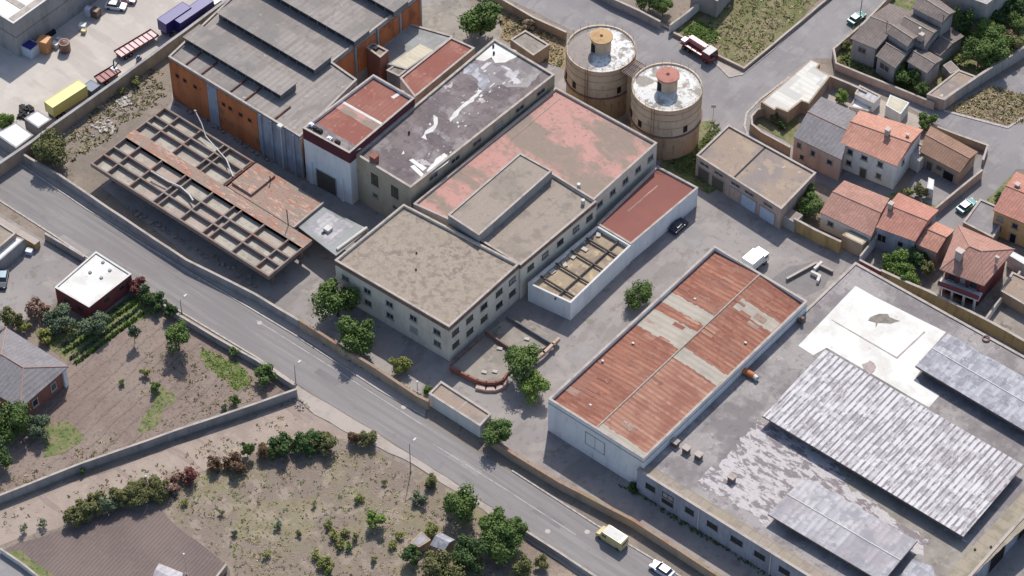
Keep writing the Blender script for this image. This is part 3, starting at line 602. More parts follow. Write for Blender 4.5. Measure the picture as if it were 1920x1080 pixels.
for l_ in ([(120, 440), (170, 472), (160, 478), (110, 446)], [(850, 850), (905, 885), (895, 893), (838, 857)]): sheet('asphalt_patch', l_, .033, M['asphalt_pale'], .05)
for l_ in ([(1290, 420), (1330, 440), (1300, 470), (1262, 448)], [(1090, 640), (1120, 655), (1085, 690), (1058, 672)], [(700, 700), (735, 722), (715, 735), (685, 712)], [(1390, 420), (1450, 452), (1436, 462), (1378, 430)]): sheet('asphalt_patch', l_, .026, M['asphalt_pale'] if l_[0][0] != 700 else M['asphalt_old'], .15)
for dv in (-46, -30, -14, 6): strip('tyre_track', [(0, 336+dv*.75+8), (162, 440+dv), (375, 570+dv), (562, 684+dv), (710, 782+dv), (860, 874+dv), (1100, 1030+dv), (1300, 1155+dv)], .6, .02, .0325, M['track_mark'])
# lower left: gardens, track, fields
sheet('house_yard', [(-600, 480), (0, 400), (85, 452), (160, 500), (118, 560), (60, 592), (-600, 1000)], .02, M['yard'])
sheet('garden_soil', [(255, 560), (335, 597), (480, 688), (548, 728), (400, 776), (250, 835), (0, 932), (-300, 1040), (-300, 860), (60, 780), (118, 655)], .03, M['soil'], .3)
sheet('grass_patch', [(200, 585), (262, 555), (285, 590), (230, 620), (130, 680), (92, 650), (60, 620), (130, 600)], .05, M['lawn'], .5)
sheet('grass_patch', [(75, 800), (118, 785), (160, 815), (120, 850), (85, 858)], .05, M['lawn'], .5)
sheet('grass_patch', [(375, 650), (440, 680), (475, 715), (440, 735), (395, 690)], .05, M['lawn'], .8)
sheet('grass_patch', [(300, 725), (335, 735), (300, 780), (270, 815), (262, 800), (285, 760)], .05, M['lawn'], .8)
sheet('dirt_track', [(-300, 1050), (0, 950), (280, 855), (555, 752), (600, 782), (700, 833), (590, 822), (480, 850), (395, 880), (220, 945), (120, 985), (-300, 1130)], .02, M['track'], .6)
sheet('dry_field', [(300, 905), (395, 882), (480, 852), (690, 838), (850, 915), (960, 1000), (1130, 1100), (1200, 1300), (420, 1300), (425, 1080), (300, 960)], .03, M['field'], .5)
sheet('ploughed_field', [(10, 1030), (120, 992), (225, 955), (300, 955), (350, 1000), (428, 1060), (440, 1250), (60, 1250)], .04, M['plough'], .3)
sheet('grass_patch', [(15, 1035), (40, 1030), (110, 1090), (80, 1100)], .05, M['lawn'], .3)
sheet('lane', [(-400, 1010), (0, 1035), (70, 1080), (200, 1200), (-400, 1400)], .045, M['street'])
# upper roads
sheet('upper_road', [(500, -330), (1140, -10), (1240, 45), (1270, 62), (1335, 112), (1368, 142), (1392, 137), (1450, 90), (1580, -30), (1700, -140), (1800, -140), (1668, -10), (1600, 70), (1588, 92), (1560, 110), (1530, 110), (1425, 190), (1410, 215), (1418, 240), (1395, 262), (1320, 240), (1290, 190), (1190, 110), (1060, 52), (400, -280)], .03, M['street'])
sheet('back_lane', [(1395, 258), (1414, 236), (1560, 305), (1690, 366), (1755, 398), (1700, 440), (1640, 385), (1530, 340)], .034, M['street'])
sheet('side_street', [(1560, 112), (1590, 95), (1760, 203), (1880, 235), (2100, 230), (2100, 320), (1905, 318), (1800, 440), (1690, 440), (1755, 386), (1850, 275), (1770, 240), (1640, 165)], .038, M['street'])
sheet('side_parking', [(1800, 185), (1870, 150), (2100, 30), (2100, 160), (1900, 190)], .04, M['street'])
sheet('golden_verge', [(1775, 205), (1860, 160), (1925, 180), (1925, 225), (1895, 236), (1830, 218)], .05, M['golden'], .3)
strip('kerb', [(1770, 207), (1890, 239), (1925, 215)], .5, 0, .15, M['kerb'])
sheet('vacant_lot', [(1262, 60), (1335, 0), (1500, -160), (1720, -160), (1540, -5), (1450, 85), (1395, 128), (1340, 110)], .05, M['lot'], .2)
sheet('pavement', [(1240, 42), (1262, 58), (1340, 108), (1397, 130), (1392, 140), (1368, 145), (1335, 114), (1272, 64), (1236, 46)], .12, M['pavement'])
strip('kerb', [(1405, 262), (1396, 235), (1400, 212), (1425, 186), (1480, 144)], .4, 0, .14, M['kerb'])
strip('kerb', [(1141, -8), (1240, 43), (1272, 63), (1336, 113), (1368, 144), (1392, 139), (1450, 92), (1560, -12)], .3, 0, .15, M['kerb'])
sheet('villa_garden', [(1562, 100), (1660, 0), (1760, -140), (2200, -140), (2200, -60), (1925, 90), (1758, 198), (1672, 162), (1570, 122)], .05, M['lawn'], 0)
sheet('back_garden', [(1605, 478), (1650, 440), (1760, 490), (1760, 560), (1700, 545)], .05, M['terrace'], 0)
sheet('back_yard', [(1755, 500), (1850, 440), (2150, 560), (2150, 760), (1920, 645), (1845, 600), (1740, 560)], .045, M['terrace'])
sheet('side_garden', [(1640, 375), (1755, 330), (1790, 330), (1755, 395), (1720, 385)], .06, M['lawn'], .2)
sheet('side_court', [(1690, 365), (1735, 300), (1800, 340), (1755, 385)], .065, M['street'])
sheet('corner_garden', [(1415, 232), (1450, 206), (1500, 205), (1490, 275)], .06, M['lawn'], .2)
sheet('back_court', [(1536, 130), (1556, 140), (1680, 200), (1740, 225), (1720, 250), (1600, 210), (1530, 185)], .06, M['pavement'])
sheet('street_garden', [(1850, 375), (1895, 330), (1910, 345), (1865, 395)], .06, M['lawn'], .1)

# ================= boundary walls
wl = wall_line
wl('long grey wall beside the upper side of the main road, running under the rusty canopy', [(-200, 130), (57, 297), (112, 328), (202, 389), (350, 487), (480, 552), (560, 600)], 2.0, M['wall_grey'], .35)
wl('rust topped tan wall between the main road and the cream building', [(561, 599), (640, 650), (695, 683), (782, 741), (804, 752)], 2.3, M['wall_tan'], .4, cope=M['cope_rusty'])
wl('rust topped wall along the main road beside the yellow van', [(922, 822), (960, 848), (1050, 903), (1185, 973), (1350, 1080), (1500, 1178)], 2.0, M['wall_tan'], .5, cope=M['cope_rusty'])
wl('low grey roadside wall above the sunken parking yard', [(84, 437), (120, 458), (158, 481)], 1.6, M['wall_grey'], .3)
wl('grey roadside wall along the garden with the round tree', [(262, 540), (335, 590), (405, 632), (480, 674), (553, 722)], 1.5, M['wall_grey'], .3)
wl('roadside wall at the bottom edge beside the dark green trees', [(978, 990), (1050, 1036), (1125, 1086), (1200, 1135)], 1.3, M['wall_grey'], .3)
wl('long dark grey wall slanting between the garden and the dirt track', [(556, 729), (480, 756), (400, 783), (330, 806), (275, 826), (150, 869), (0, 928), (-200, 1000)], 2.0, M['wall_grey'], .3, cope=M['coping'])
wl('tall grey brown wall between the pale truck yard and the rubble strip', [(-60, 345), (62, 263), (100, 233), (217, 151), (345, 58), (425, -1), (520, -75)], 3.0, M['wall_tan'], .5, cope=M['wall_grey'])
wl('ochre wall behind the long tiled cottage', [(1489, 409), (1530, 431), (1577, 453)], 3.0, M['wall_ochre'], .35)
wl('long ochre wall between the white patched roof and the hipped roof house', [(1652, 506), (1700, 528), (1740, 545), (1848, 598), (1925, 641), (2100, 735)], 2.8, M['wall_ochre'], .4)
wl('brown wall between the upper road and the dry verge above the silos', [(860, -50), (945, 0), (1000, 32), (1062, 60)], 2.2, M['wall_tan'], .35)
wl('grey wall with a gate gap on the far side of the upper road', [(1050, -60), (1147, -4), (1200, 20), (1238, 40)], 2.0, M['wall_grey'], .35)
wl('pale wall at the left end of the grassy vacant lot', [(1256, 47), (1290, 22), (1345, -28)], 2.2, M['wall_white'], .3)
wl('low brown wall round the corner of the grassy vacant lot', [(1262, 60), (1340, 100), (1395, 127), (1450, 82), (1560, -10), (1620, -60)], .8, M['wall_tan'], .3)
wl('tan garden wall of the grey roofed villa', [(1680, -20), (1620, 42), (1563, 91), (1568, 118), (1672, 160), (1752, 193)], 1.8, M['wall_pink'], .3)
wl('tall grey wall between the villa trees and the asphalt side parking', [(1768, 186), (1840, 138), (1925, 85), (2000, 35)], 2.8, M['wall_grey'], .4)
wl('curved tan wall at the road corner in front of the grey roofed house', [(1452, 195), (1420, 205), (1409, 218), (1410, 232), (1428, 247), (1482, 276)], 2.2, M['wall_tan'], .3)
wl('tan wall behind the white patched shed', [(1557, 142), (1600, 160), (1625, 172)], 2.6, M['wall_tan'], .3)
wl('pinkish wall between the small courtyard and the street with the blue car', [(1842, 318), (1800, 352), (1754, 390)], 2.2, M['wall_pink'], .3)
wl('low grey brown wall along the street beside the brown tiled roof', [(1745, 232), (1790, 250), (1852, 272), (1843, 300)], 1.6, M['wall_tan'], .3)
wl('dark red wall beside the bright green tree', [(1612, 487), (1652, 508)], 3.0, M['wall_red'], .3)
wl('pale blue wall between the ochre wall and the tiled houses', [(1613, 480), (1645, 440)], 2.8, M['wall_pale'], .25)
wl('thin pale wall beside the hipped roof house', [(1848, 597), (1890, 540), (1915, 505)], 1.8, M['wall_white'], .25)
wl('low wall of the grey corner yard at the bottom left', [(0, 1028), (40, 1055), (90, 1095)], 1.2, M['wall_white'], .25)
wl('short tan wall at the edge of the ploughed field', [(399, 1090), (424, 1058)], 1.6, M['wall_tan'], .25)
wl('tan retaining wall between the main road and the lowest left roof', [(-120, 330), (0, 414), (70, 455)], 1.6, M['wall_ochre'], 1.2, cope=M['pavement'])
wl('low kerb wall north of the long red and grey roof', [(1475, 522), (1530, 492), (1562, 508)], .7, M['wall_dark'], .35)
wl('white angled wall stub in the yard beside the grey slab', [(1527, 503), (1541, 490)], .8, M['wall_white'], .4, cope=M['cope_white'])
wl('pale bent wall stub lying behind the white one', [(1521, 508), (1537, 516), (1533, 526)], .8, M['wall_white'], .4, cope=M['cope_white'])

# ================= main complex
r, p, rf = block('main_building', 'three storey cream block with a mossy gravel roof at the roadside', 'building', [(628, 488), (757, 383), (973, 495), (842, 613)], 9.0, M['wall_cream'], M['gravel_roof'], band=(7.9, 8.75, M['cope_brown']))
link('band', MB().ring(inset(p, -.06), inset(p, .02), 4.35, 4.5, under=True), M['wall_cream'], r)
a, b = side(p, 735, 600)
for s in (.09, .285, .48, .69, .895):
    for z in (5.9, 2.9): window(r, a, b, s, z, 1.5, 1.25)
a, b = side(p, 910, 600)
for s in (.085, .285, .49, .71, .9):
    for z in (6.3, 3.1): window(r, a, b, s, z, 1.6, 1.1, M['glass_green'], M['frame_dark'])
for u_, v_ in ((781, 475), (780, 506)):
    q = P(u_, v_, 8.55); link('roof_drain', MB().tube(q, q+Vector((0, 0, .25)), .18, n=10), M['dark'], rf)
r, p, rf = block('main_building', 'cream wing with a worn gravel roof behind the roadside block', 'building', [(841, 414), (980, 291), (1118, 378), (976, 497)], 8.9, M['wall_cream'], M['gravel_smooth'], z0=0, band=(7.9, 8.7, M['cope_brown']))
a, b = side(p, 1050, 460)
for s in (.13, .32, .52, .73, .91): window(r, a, b, s, 6.2, 1.5, 1.1, M['glass_green'], M['frame_dark'])
q = P(1093, 382, 8.5); link('vent', MB().tube(q, q+Vector((0, 0, 1)), .35, n=10), M['cope_white'], rf)
r, p, rf = block('stair_penthouse', 'low gravel topped penthouse box on top of the cream building roof', 'rooftop structure', [(840, 403), (975, 287), (1035, 320), (898, 441)], 10.6, M['wall_grey'], M['gravel_smooth'], z0=8.4, par=.15)
a, b = side(p, 868, 425)
r, p, rf = block('pink_roofed_building', 'flat building with a faded pink roof coating beside the silos', 'building', [(775, 382), (1042, 164), (1232, 268), (1113, 375), (981, 293), (842, 412)], 9.05, M['wall_cream'], M['pink_roof'], par=.4)
for i_ in range(len(p)):
    a, b = p[i_], p[(i_+1) % len(p)]
    if (b-a).length > 8 and (b-a).normalized().y > .8 and a.x > P(1060, 330, 9).x:
        for s in (.1, .3, .5, .7, .9): window(r, a, b, s, 6.6, 1.5, 1.2, M['glass'])
q = P(1085, 352, 8.6); link('vent', MB().tube(q, q+Vector((0, 0, 1)), .35, n=10), M['cope_white'], rf)
link('roof_joint', MB().box(tuple(P(1005, 222, 8.68)), (14, .12, .1), rz=math.pi/2), M['coping'], rf)
r, p, rf = block('hall_building', 'tall beige hall with a dark mottled bitumen roof and white patches', 'building', [(668, 290), (927, 73), (1040, 140), (770, 352)], 11.6, M['wall_beige'], M['purple_roof'], par=.35, pw=.35)
a, b = side(p, 715, 330)
window(r, a, b, .33, 8.0, 1.5, 2.6, M['glass_green'], M['frame_dark']); window(r, a, b, .70, 8.0, 1.5, 2.6, M['glass_green'], M['frame_dark'])
window(r, a, b, .33, 4.0, 1.2, .9, M['glass_green']); window(r, a, b, .70, 4.0, 1.2, .9, M['glass_green'])
a, b = side(p, 905, 250)
for s in (.15, .3, .45, .6, .75, .9): window(r, a, b, s, 10.0, 2.2, 1.0, M['glass'], sill=False)
Z = 11.27
patch(rf, 'white_patch', [(886, 107), (927, 77), (975, 100), (950, 118), (930, 118), (918, 108), (905, 116)], Z, M['white_coat'], .35)
patch(rf, 'repair_patch', [(878, 122), (893, 112), (915, 114), (935, 122), (952, 128), (972, 132), (985, 146), (968, 160), (948, 152), (930, 158), (918, 172), (900, 166), (893, 150), (880, 138)], Z+.002, M['check_patch'], .5, .8)
patch(rf, 'grey_patch', [(880, 112), (905, 118), (950, 120), (985, 106), (1025, 130), (985, 165), (955, 165), (930, 160), (915, 150), (900, 140)], Z-.008, M['grey_deck'], .5)
patch(rf, 'white_patch', [(872, 125), (890, 120), (900, 135), (915, 140), (918, 155), (905, 168), (897, 160), (893, 145), (868, 138)], Z+.004, M['panel_roof'], .4)
patch(rf, 'white_patch', [(898, 168), (905, 170), (880, 196), (862, 208), (858, 214), (843, 228), (842, 222), (868, 196)], Z+.004, M['cope_white'], .25, .8)
patch(rf, 'white_patch', [(812, 214), (819, 220), (822, 230), (812, 246), (798, 252), (800, 262), (790, 258), (798, 246), (814, 234)], Z+.004, M['cope_white'], .12, .8)
patch(rf, 'white_patch', [(768, 300), (774, 297), (800, 315), (793, 321)], Z, M['white_coat'], .1)
patch(rf, 'white_patch', [(770, 312), (776, 309), (795, 327), (790, 331)], Z, M['white_coat'], .1)
patch(rf, 'white_patch', [(824, 292), (832, 287), (846, 298), (808, 328), (800, 320)], Z, M['white_coat'], .2)
patch(rf, 'white_patch', [(752, 290), (757, 283), (760, 288)], Z, M['white_coat'], .1)
q = P(702, 303, 11.3); ch = MB().box((q.x, q.y, 12), (1.2, 1.2, 1.6)).box((q.x, q.y, 12.85), (1.4, 1.4, .15)); link('chimney', ch, M['wall_brick_red'], rf)
for u_, v_ in ((767, 250), (925, 88), (926, 101)):
    q = P(u_, v_, 11.3); link('vent', MB().tube(q, q+Vector((0, 0, .5)), .2, n=8), M['dark'], rf)
for k_ in range(34):
    t_ = rnd.random(); u_ = 795+t_*150+rnd.uniform(-34, 26); v_ = 292-t_*150+rnd.uniform(-26, 26); d_ = rnd.uniform(1.2, 4)
    patch(rf, 'white_fleck', [(u_, v_), (u_+d_*1.3, v_-d_), (u_+d_*2, v_-d_*.4), (u_+d_*.7, v_+d_*.6)], Z+.006+k_*.0008, M['cope_white'] if k_ % 3 else M['panel_roof2'], .12, .5)
# white and maroon tower
r, p, rf = block('white_building', 'tall white building with a maroon top band and red membrane roof', 'building', [(568, 240), (700, 140), (777, 184), (655, 287)], 13.3, M['wall_pale'], M['red_flat'], par=.5, band=(10.7, 13.2, M['maroon']))
patch(rf, 'grey_strip', [(574, 242), (592, 229), (678, 279), (657, 287)], 12.83, M['purple_roof'], .1)
patch(rf, 'joint_strip', [(636, 190), (640, 187), (722, 233), (718, 236)], 12.84, M['cope_white'], 0)
patch(rf, 'joint_strip', [(733, 182), (752, 168), (758, 171), (739, 185)], 12.84, M['cope_white'], .1)
patch(rf, 'pale_strip', [(625, 200), (638, 191), (720, 238), (706, 248)], 12.832, M['pink_roof'], .1)
for u_, v_, m_ in ((584, 236, 'silver'), (592, 243, 'dark'), (600, 247, 'dark'), (618, 262, 'silver'), (633, 268, 'dark')):
    q = P(u_, v_, 12.9); link('roof_unit', MB().box((q.x, q.y, 13.15), (.9, .7, .5)).box((q.x, q.y, 13.45), (.5, .5, .2)), M[m_], rf)
a, b = side(p, 613, 345); door(r, a, b, .45, 4.4, 4.6, M['gate'])
for s in (.12, .8): link('pillar', MB().box((a.lerp(b, s).x, a.lerp(b, s).y-.12, 2.9), (.8, .3, 5.8)), M['wall_pale'], r)
# second red roof lean-to and its neighbours
block('red_roofed_annexe', 'narrow annexe with a rusty orange membrane roof beside the dark hall roof', 'building', [(750, 146), (846, 70), (890, 90), (778, 182)], 10.6, M['wall_pink'], M['red_flat'], par=.2)
block('low_annexe', 'low grey concrete roofed annexe between the brick factory and the orange annexe', 'building', [(700, 100), (770, 45), (850, 68), (752, 143)], 5.0, M['wall_grey'], M['canopy_grey'], par=.15)
block('courtyard_shelter', 'cream sheeted shelter roof in the factory courtyard', 'shed', [(727, 120), (787, 79), (818, 93), (763, 130)], 5.9, M['wall_grey'], M['shed_cream'], par=.05, z0=4.86)
block('brown_lean_to', 'small dark brown lean-to beside the cream shelter', 'shed', [(725, 132), (742, 120), (764, 130), (748, 143)], 5.7, M['wall_dark'], M['stain'], par=.1)
r, p, rf = block('brick_tower', 'small square brick tower with an open pink roof slab', 'tower', [(687, 89), (700, 80), (728, 95), (713, 108)], 8.0, M['wall_brick_red'], M['pink_roof'], par=.25)
q = P(705, 91, 7.9); link('hatch', MB().box((q.x, q.y, 8.0), (.7, .9, .35)), M['dark'], rf)
# brick factory
r, p, rf = block('brick_factory', 'orange brick factory under a huge grey fibre cement roof with raised monitors', 'factory', [(316, 106), (562, 256), (669, 149), (622, 116), (790, -14), (590, -110), (450, -20)], 10.8, M['wall_grey'], M['factory_roof'], par=.25, pw=.3, cope=M['coping'])
fa = p
a, b = side(p, 430, 190)
e = (b-a).normalized(); nn = Vector((e.y, -e.x, 0)); rz = math.atan2(e.y, e.x); LL = (b-a).length
for s0, s1, m_ in ((.0, .295, 'wall_brick'), (.375, .68, 'wall_brick')):
    c = a.lerp(b, (s0+s1)/2)+nn*.06; link('brick_panel', MB().box((c.x, c.y, 5.1), ((s1-s0)*LL-.1, .14, 10.1), rz), M[m_], r)
c = a.lerp(b, .335)+nn*.1; link('metal_panel', MB().box((c.x, c.y, 5.0), (.075*LL, .2, 10), rz), M['wall_greyblue'], r)
c = a.lerp(b, .84)+nn*.05; link('grey_panel', MB().box((c.x, c.y, 5.2), (.315*LL, .12, 10.4), rz), M['wall_greyblue'], r)
for s in (.06, .12, .2, .42, .47, .55, .62):
    window(r, a+nn*.14, b+nn*.14, s, 7.2, .7, .7, M['opening'], M['rust_dark'], sill=False)
for s in (.71, .79, .885, .955): c = a.lerp(b, s)+nn*.2; link('pilaster', MB().box((c.x, c.y, 5.3), (.45, .3, 10.5), rz), M['wall_greyblue'], r)
c = a.lerp(b, .87)+nn*.5; link('downpipe', MB().tube((c.x, c.y, .3), (c.x, c.y, 11), .14, n=8).box((c.x, c.y, 11.1), (1.0, .8, .6)), M['cope_white'], r)
# brick ends on the right hand side
for i_ in range(len(p)):
    a, b = p[i_], p[(i_+1) % len(p)]; e = (b-a).normalized()
    if e.y > .9 and a.x > P(600, 120, 10.8).x and (b-a).length > 6:
        n2 = Vector((e.y, -e.x, 0)); rz2 = math.atan2(e.y, e.x); l2 = (b-a).length
        nseg = max(1, int(l2/6))
        for s_ in range(nseg):
            c = a.lerp(b, (s_+.5)/nseg)+n2*.06; link('brick_panel', MB().box((c.x, c.y, 6.4), (l2/nseg-1.1, .14, 6.6), rz2), M['wall_brick'], r)
            c = a.lerp(b, s_/nseg)+n2*.12; link('pilaster', MB().box((c.x, c.y, 5.3), (.5, .3, 10.4), rz2), M['wall_grey'], r)
def monitor(s_u, s_v, e_u, e_v, back_u, back_v):
    z = 12.2; A = P(s_u, s_v, z); B = P(e_u, e_v, z); D = P(back_u, back_v, z)
    y0 = (A.y+B.y)/2; y1 = y0+(D-B).y; k = MB()
    prof = [Vector((A.x, y0, 0)), Vector((B.x, y0, 0)), Vector((B.x, y1, 0)), Vector((A.x, y1, 0))]
    k.prism(prof, 10.5, z-.12); mo = link('roof_monitor', k, M['wall_dark'], rf)
    link('monitor_roof', MB().prism(inset(ccw(prof), -.25), z-.12, z+.04), M['factory_roof'], mo)
    k = MB(); n = int((B.x-A.x)/2.2)
    for i in range(n): k.box((A.x+(B.x-A.x)*(i+.5)/n, y0-.03, 11.45), ((B.x-A.x)/n-.3, .08, .9))
    link('glazing', k, M['glass'], mo)
monitor(350, 66, 522, 180, 547, 156)
monitor(412, 22, 587, 131, 612, 103)
monitor(430, -65, 660, 80, 684, 56)
monitor(500, -130, 727, 30, 748, 6)
for s_ in (.12, .24, .46, .57, .8):
    q0 = fa[0] if False else P(316+s_*246, 106+s_*150, 10.6); k = MB().box((q0.x, q0.y+2.4, 10.72), (.25, 4.4, .22)); link('roof_rib', k, M['rust_dark'], rf)
# canopy
Zc = 4.7
c0 = P(173, 305, Zc); c1 = P(501, 517, Zc); c2 = P(574, 460, Zc); c3 = P(311, 201, Zc); c4 = P(606, 386, Zc); c5 = P(690, 428, Zc)
X0, X1 = c0.x, (c1.x+c2.x)/2; Y0, Y3 = (c0.y+c1.y)/2, (c3.y+c4.y)/2
can = thing('concrete_canopy', 'long open concrete canopy with a grid of rust stained upstand beams', 'canopy', ((X0+X1)/2, (Y0+Y3)/2, 0))
D = Y3-Y0; fr = [0, .162, .296, .469, .582, .745, .858, 1]
ys = [Y0+D*f for f in fr]
def fx(u): v = 305.4+(u-172.7)*.643; return P(u, v, Zc).x
xs = [fx(u) for u in (172.7, 200, 241, 285, 295, 336, 377, 390, 432, 477)]+[X1]
XR = xs[5]+.5; XG = fx(466)
slab = MB().box(((X0+X1)/2, (Y0+ys[4])/2, Zc-.98), (X1-X0, ys[4]-Y0, .2)).box(((X0+XR)/2, (ys[4]+Y3)/2+.01, Zc-.985), (XR-X0, Y3-ys[4], .2))
link('slab', slab, M['canopy_slab'], can)
bw = .34
for j, y in enumerate(ys[:4]):
    link('beam', MB().box(((X0+X1)/2, y, Zc-.42), (X1-X0+bw, bw, .9)), M['canopy_beam'], can)
link('spine', MB().box(((X0+X1)/2, (ys[3]+ys[4])/2, Zc-.36), (X1-X0+bw+.04, ys[4]-ys[3]+bw, .8)), M['canopy_rust'], can)
for y in ys[5:]:
    link('beam', MB().box(((X0+XR)/2, y, Zc-.42), (XR-X0+bw, bw, .9)), M['canopy_beam'], can)
for i, x in enumerate(xs):
    link('cross_beam', MB().box((x, (Y0+ys[3])/2, Zc-.44), (bw*.8, ys[3]-Y0-.1, .86)), M['canopy_beam'], can)
    if x < XR: link('cross_beam', MB().box((x, (ys[4]+Y3)/2, Zc-.44), (bw*.8, Y3-ys[4]-.1, .86)), M['canopy_beam'], can)
link('cross_beam', MB().box((XR, (ys[4]+Y3)/2, Zc-.42), (bw, Y3-ys[4], .92)), M['rust_dark'], can)
for x in (X0+2.5, xs[2]+1, xs[3], xs[5], xs[6], xs[8], X1-1.5):
    for y in (Y0+D*.12, Y0+D*.52, Y0+D*.86): 
        link('column', MB().box((x, y, (Zc-1)/2), (.5, .5, Zc-1.1)), M['canopy_beam'], can)
rs = thing('rusty_roof', 'rusty orange sheet roof joined to the back of the long concrete canopy', 'canopy', ((XR+XG)/2, (ys[4]+Y3)/2, 0))
link('roof_sheet', MB().box(((XR+XG)/2+.3, (ys[4]+Y3)/2+.3, Zc-.12), (XG-XR-.5, Y3-ys[4]-.1, .25)), M['canopy_rust'], rs)
link('roof_hump', MB().box((XR+3.2, (ys[4]+Y3)/2+.5, Zc+.25), (4.8, (Y3-ys[4])*.8, .5)), M['canopy_rust'], rs)
link('edge_beam', MB().box((XG+.25, (ys[4]+Y3)/2+.4, Zc+.02), (.3, Y3-ys[4]+.2, .5)), M['coping'], rs)
for dx in (1, 9): 
    for y in (ys[4]+1.2, Y3-1): link('column', MB().box((XR+dx, y, 2.2), (.4, .4, 4.4)), M['canopy_beam'], rs)
q = P(552, 425, Zc); link('post', MB().tube((q.x-1.0, q.y-.5, Zc), (q.x-1.4, q.y-.2, Zc+3.6), .09, n=6), M['rust_dark'], rs)
q = P(507, 340, Zc+.3); link('post', MB().tube((q.x, q.y, Zc+.2), (q.x, q.y, Zc+1.7), .1, n=6), M['rust_dark'], rs)
sh = [P(558, 425, 4.4), P(606, 387, 4.4), P(692, 430, 4.4), P(630, 480, 4.4)]
gr = thing('sheet_roof', 'grey patched sheet roof joining the canopy to the cream building', 'canopy', base_of(sh))
link('roof_sheet', MB().prism(inset(ccw(sh), .05), 4.2, 4.4, bottom=True), M['canopy_grey'], gr)
patch(gr, 'repair_sheet', [(575, 425), (612, 398), (662, 422), (617, 462)], 4.42, M['panel_roof2'], .3)
q = P(615, 431, 4.5); link('skylight', MB().box((q.x, q.y, 4.75), (1.2, 1.2, .6)), M['cope_white'], gr); q = P(606, 437, 4.5); link('hole', MB().tube((q.x, q.y, 4.42), (q.x, q.y, 4.5), .35, n=12), M['opening'], gr)
link('gutter', MB().tube(P(632, 468, 4.6), P(688, 427, 4.6), .3, n=8), M['cope_white'], gr)
for q in sh[:3]: link('column', MB().box((q.x*.98+.02*sh[2].x, q.y-.5, 2.1), (.4, .4, 4.2)), M['canopy_beam'], gr)
def pole_item(label, pts, rad=.13, name='fallen_pole'):
    q = [P(u, v, z) for u, v, z in pts]; k = MB()
    for i in range(len(q)-1): k.tube(q[i], q[i+1], rad*(1-.25*i/len(q)), rad*(1-.25*(i+1)/len(q)), 8)
    lo = min(q, key=lambda s: s.z); r = thing(name, label, 'pole', tuple(lo)); link('shaft', k, M['cope_white'], r)
    link('end_fitting', MB().box(tuple(q[-1]), (.5, .3, .25)), M['wall_grey'], r)
pole_item('white lamp pole leaning from the back edge of the canopy over the beams', [(437, 331, 4.9), (425, 300, 4.9), (386, 256, 5.1), (378, 232, 6.3), (366, 208, 7.6)])
pole_item('bent white pole lying across the front beams of the canopy', [(362, 376, 4.85), (355, 365, 4.9), (338, 350, 5.0), (315, 340, 5.1), (285, 322, 5.3)], .17)
# white lean-to with red roof
r, p, rf = block('red_roofed_shed', 'low white walled building with a smooth red sheet roof', 'building', [(1232, 311), (1309, 352), (1183, 458), (1120, 420)], 4.7, M['wall_pale'], M['red_roof'], par=.3)
patch(rf, 'joint_strip', [(1176, 396), (1232, 347), (1234, 348), (1178, 397)], 4.42, M['pink_roof'], .05)
# roofless white building with beams
px = [(1120, 423), (1183, 460), (1070, 568), (990, 531)]
pw = ccw(PP(px, 4.6)); r = thing('roofless_building', 'white walled roofless building with dark beams over a tan dusty floor', 'building', base_of(pw))
inn = inset(pw, .3); link('wall', MB().ring(pw, inn, 0, 4.55, zin=.1), M['wall_pale'], r); link('coping', MB().ring(inset(pw, -.05), inset(pw, .33), 4.55, 4.63, under=True), M['cope_white'], r)
fl = link('floor', MB().face([(q.x, q.y, 3.75) for q in inset(pw, .28)]), M['courtyard_floor'], r)
xa, xb = min(q.x for q in pw), max(q.x for q in pw); ya, yb = min(q.y for q in pw), max(q.y for q in pw)
for f in (.16, .38, .6, .82): link('cross_beam', MB().box(((xa+xb)/2, ya+(yb-ya)*f, 4.2), (xb-xa-.7, .24, .35)), M['frame_dark'], r)
link('long_beam', MB().box((xa+(xb-xa)*.66, (ya+yb)/2, 4.1), (.2, yb-ya-.7, .3)), M['frame_dark'], r)
for k_ in range(6):
    q = P(1125+rnd.uniform(-20, 10)-k_*14, 440+k_*14, 3.8); link('debris', MB().box((q.x, q.y, 3.85), (1.2, .8, .3), rnd.uniform(0, 3)), M['pale_rubble'], fl)
# ruined terrace in front of the cream block
r = thing('ruined_terrace', 'ruined terrace with a rounded red brick front beside the cream block', 'terrace', tuple(P(930, 660, 0)))
front = [(845, 688), (862, 696), (878, 704), (895, 712), (912, 716), (930, 716), (944, 710), (950, 700)]
pt = ccw(PP(front+[(985, 672), (1046, 638), (972, 590), (950, 596), (905, 632)], .7))
dk = link('deck', MB().prism(pt, 0, .7), M['terrace'], r)
def low(x0, x1, h0=.7, h1=1.5, t=.28, m='cope_brown', name='partition'):
    A, B = P(*x0, h1), P(*x1, h1); e = (B-A); c = (A+B)/2; link(name, MB().box((c.x, c.y, (h0+h1)/2), (e.length+t*.8, t, h1-h0), math.atan2(e.y, e.x)), M[m], r)
k = MB(); fp = PP(front, 1.2)
for i in range(len(fp)-1):
    A_, B_ = fp[i], fp[i+1]; e = B_-A_; c = (A_+B_)/2; k.box((c.x, c.y, .6), (e.length+.2, .35, 1.2), math.atan2(e.y, e.x))
link('front_wall', k, M['wall_brick_red'], r)
k = MB(); off = [q+Vector((.5, -.75, 0)) for q in fp[3:]]
for i in range(len(off)-1):
    A_, B_ = off[i], off[i+1]; e = B_-A_; c = (A_+B_)/2; k.box((c.x, c.y, .3), (e.length+.25, .9, .55), math.atan2(e.y, e.x))
link('step', k, M['wall_pink'], r)
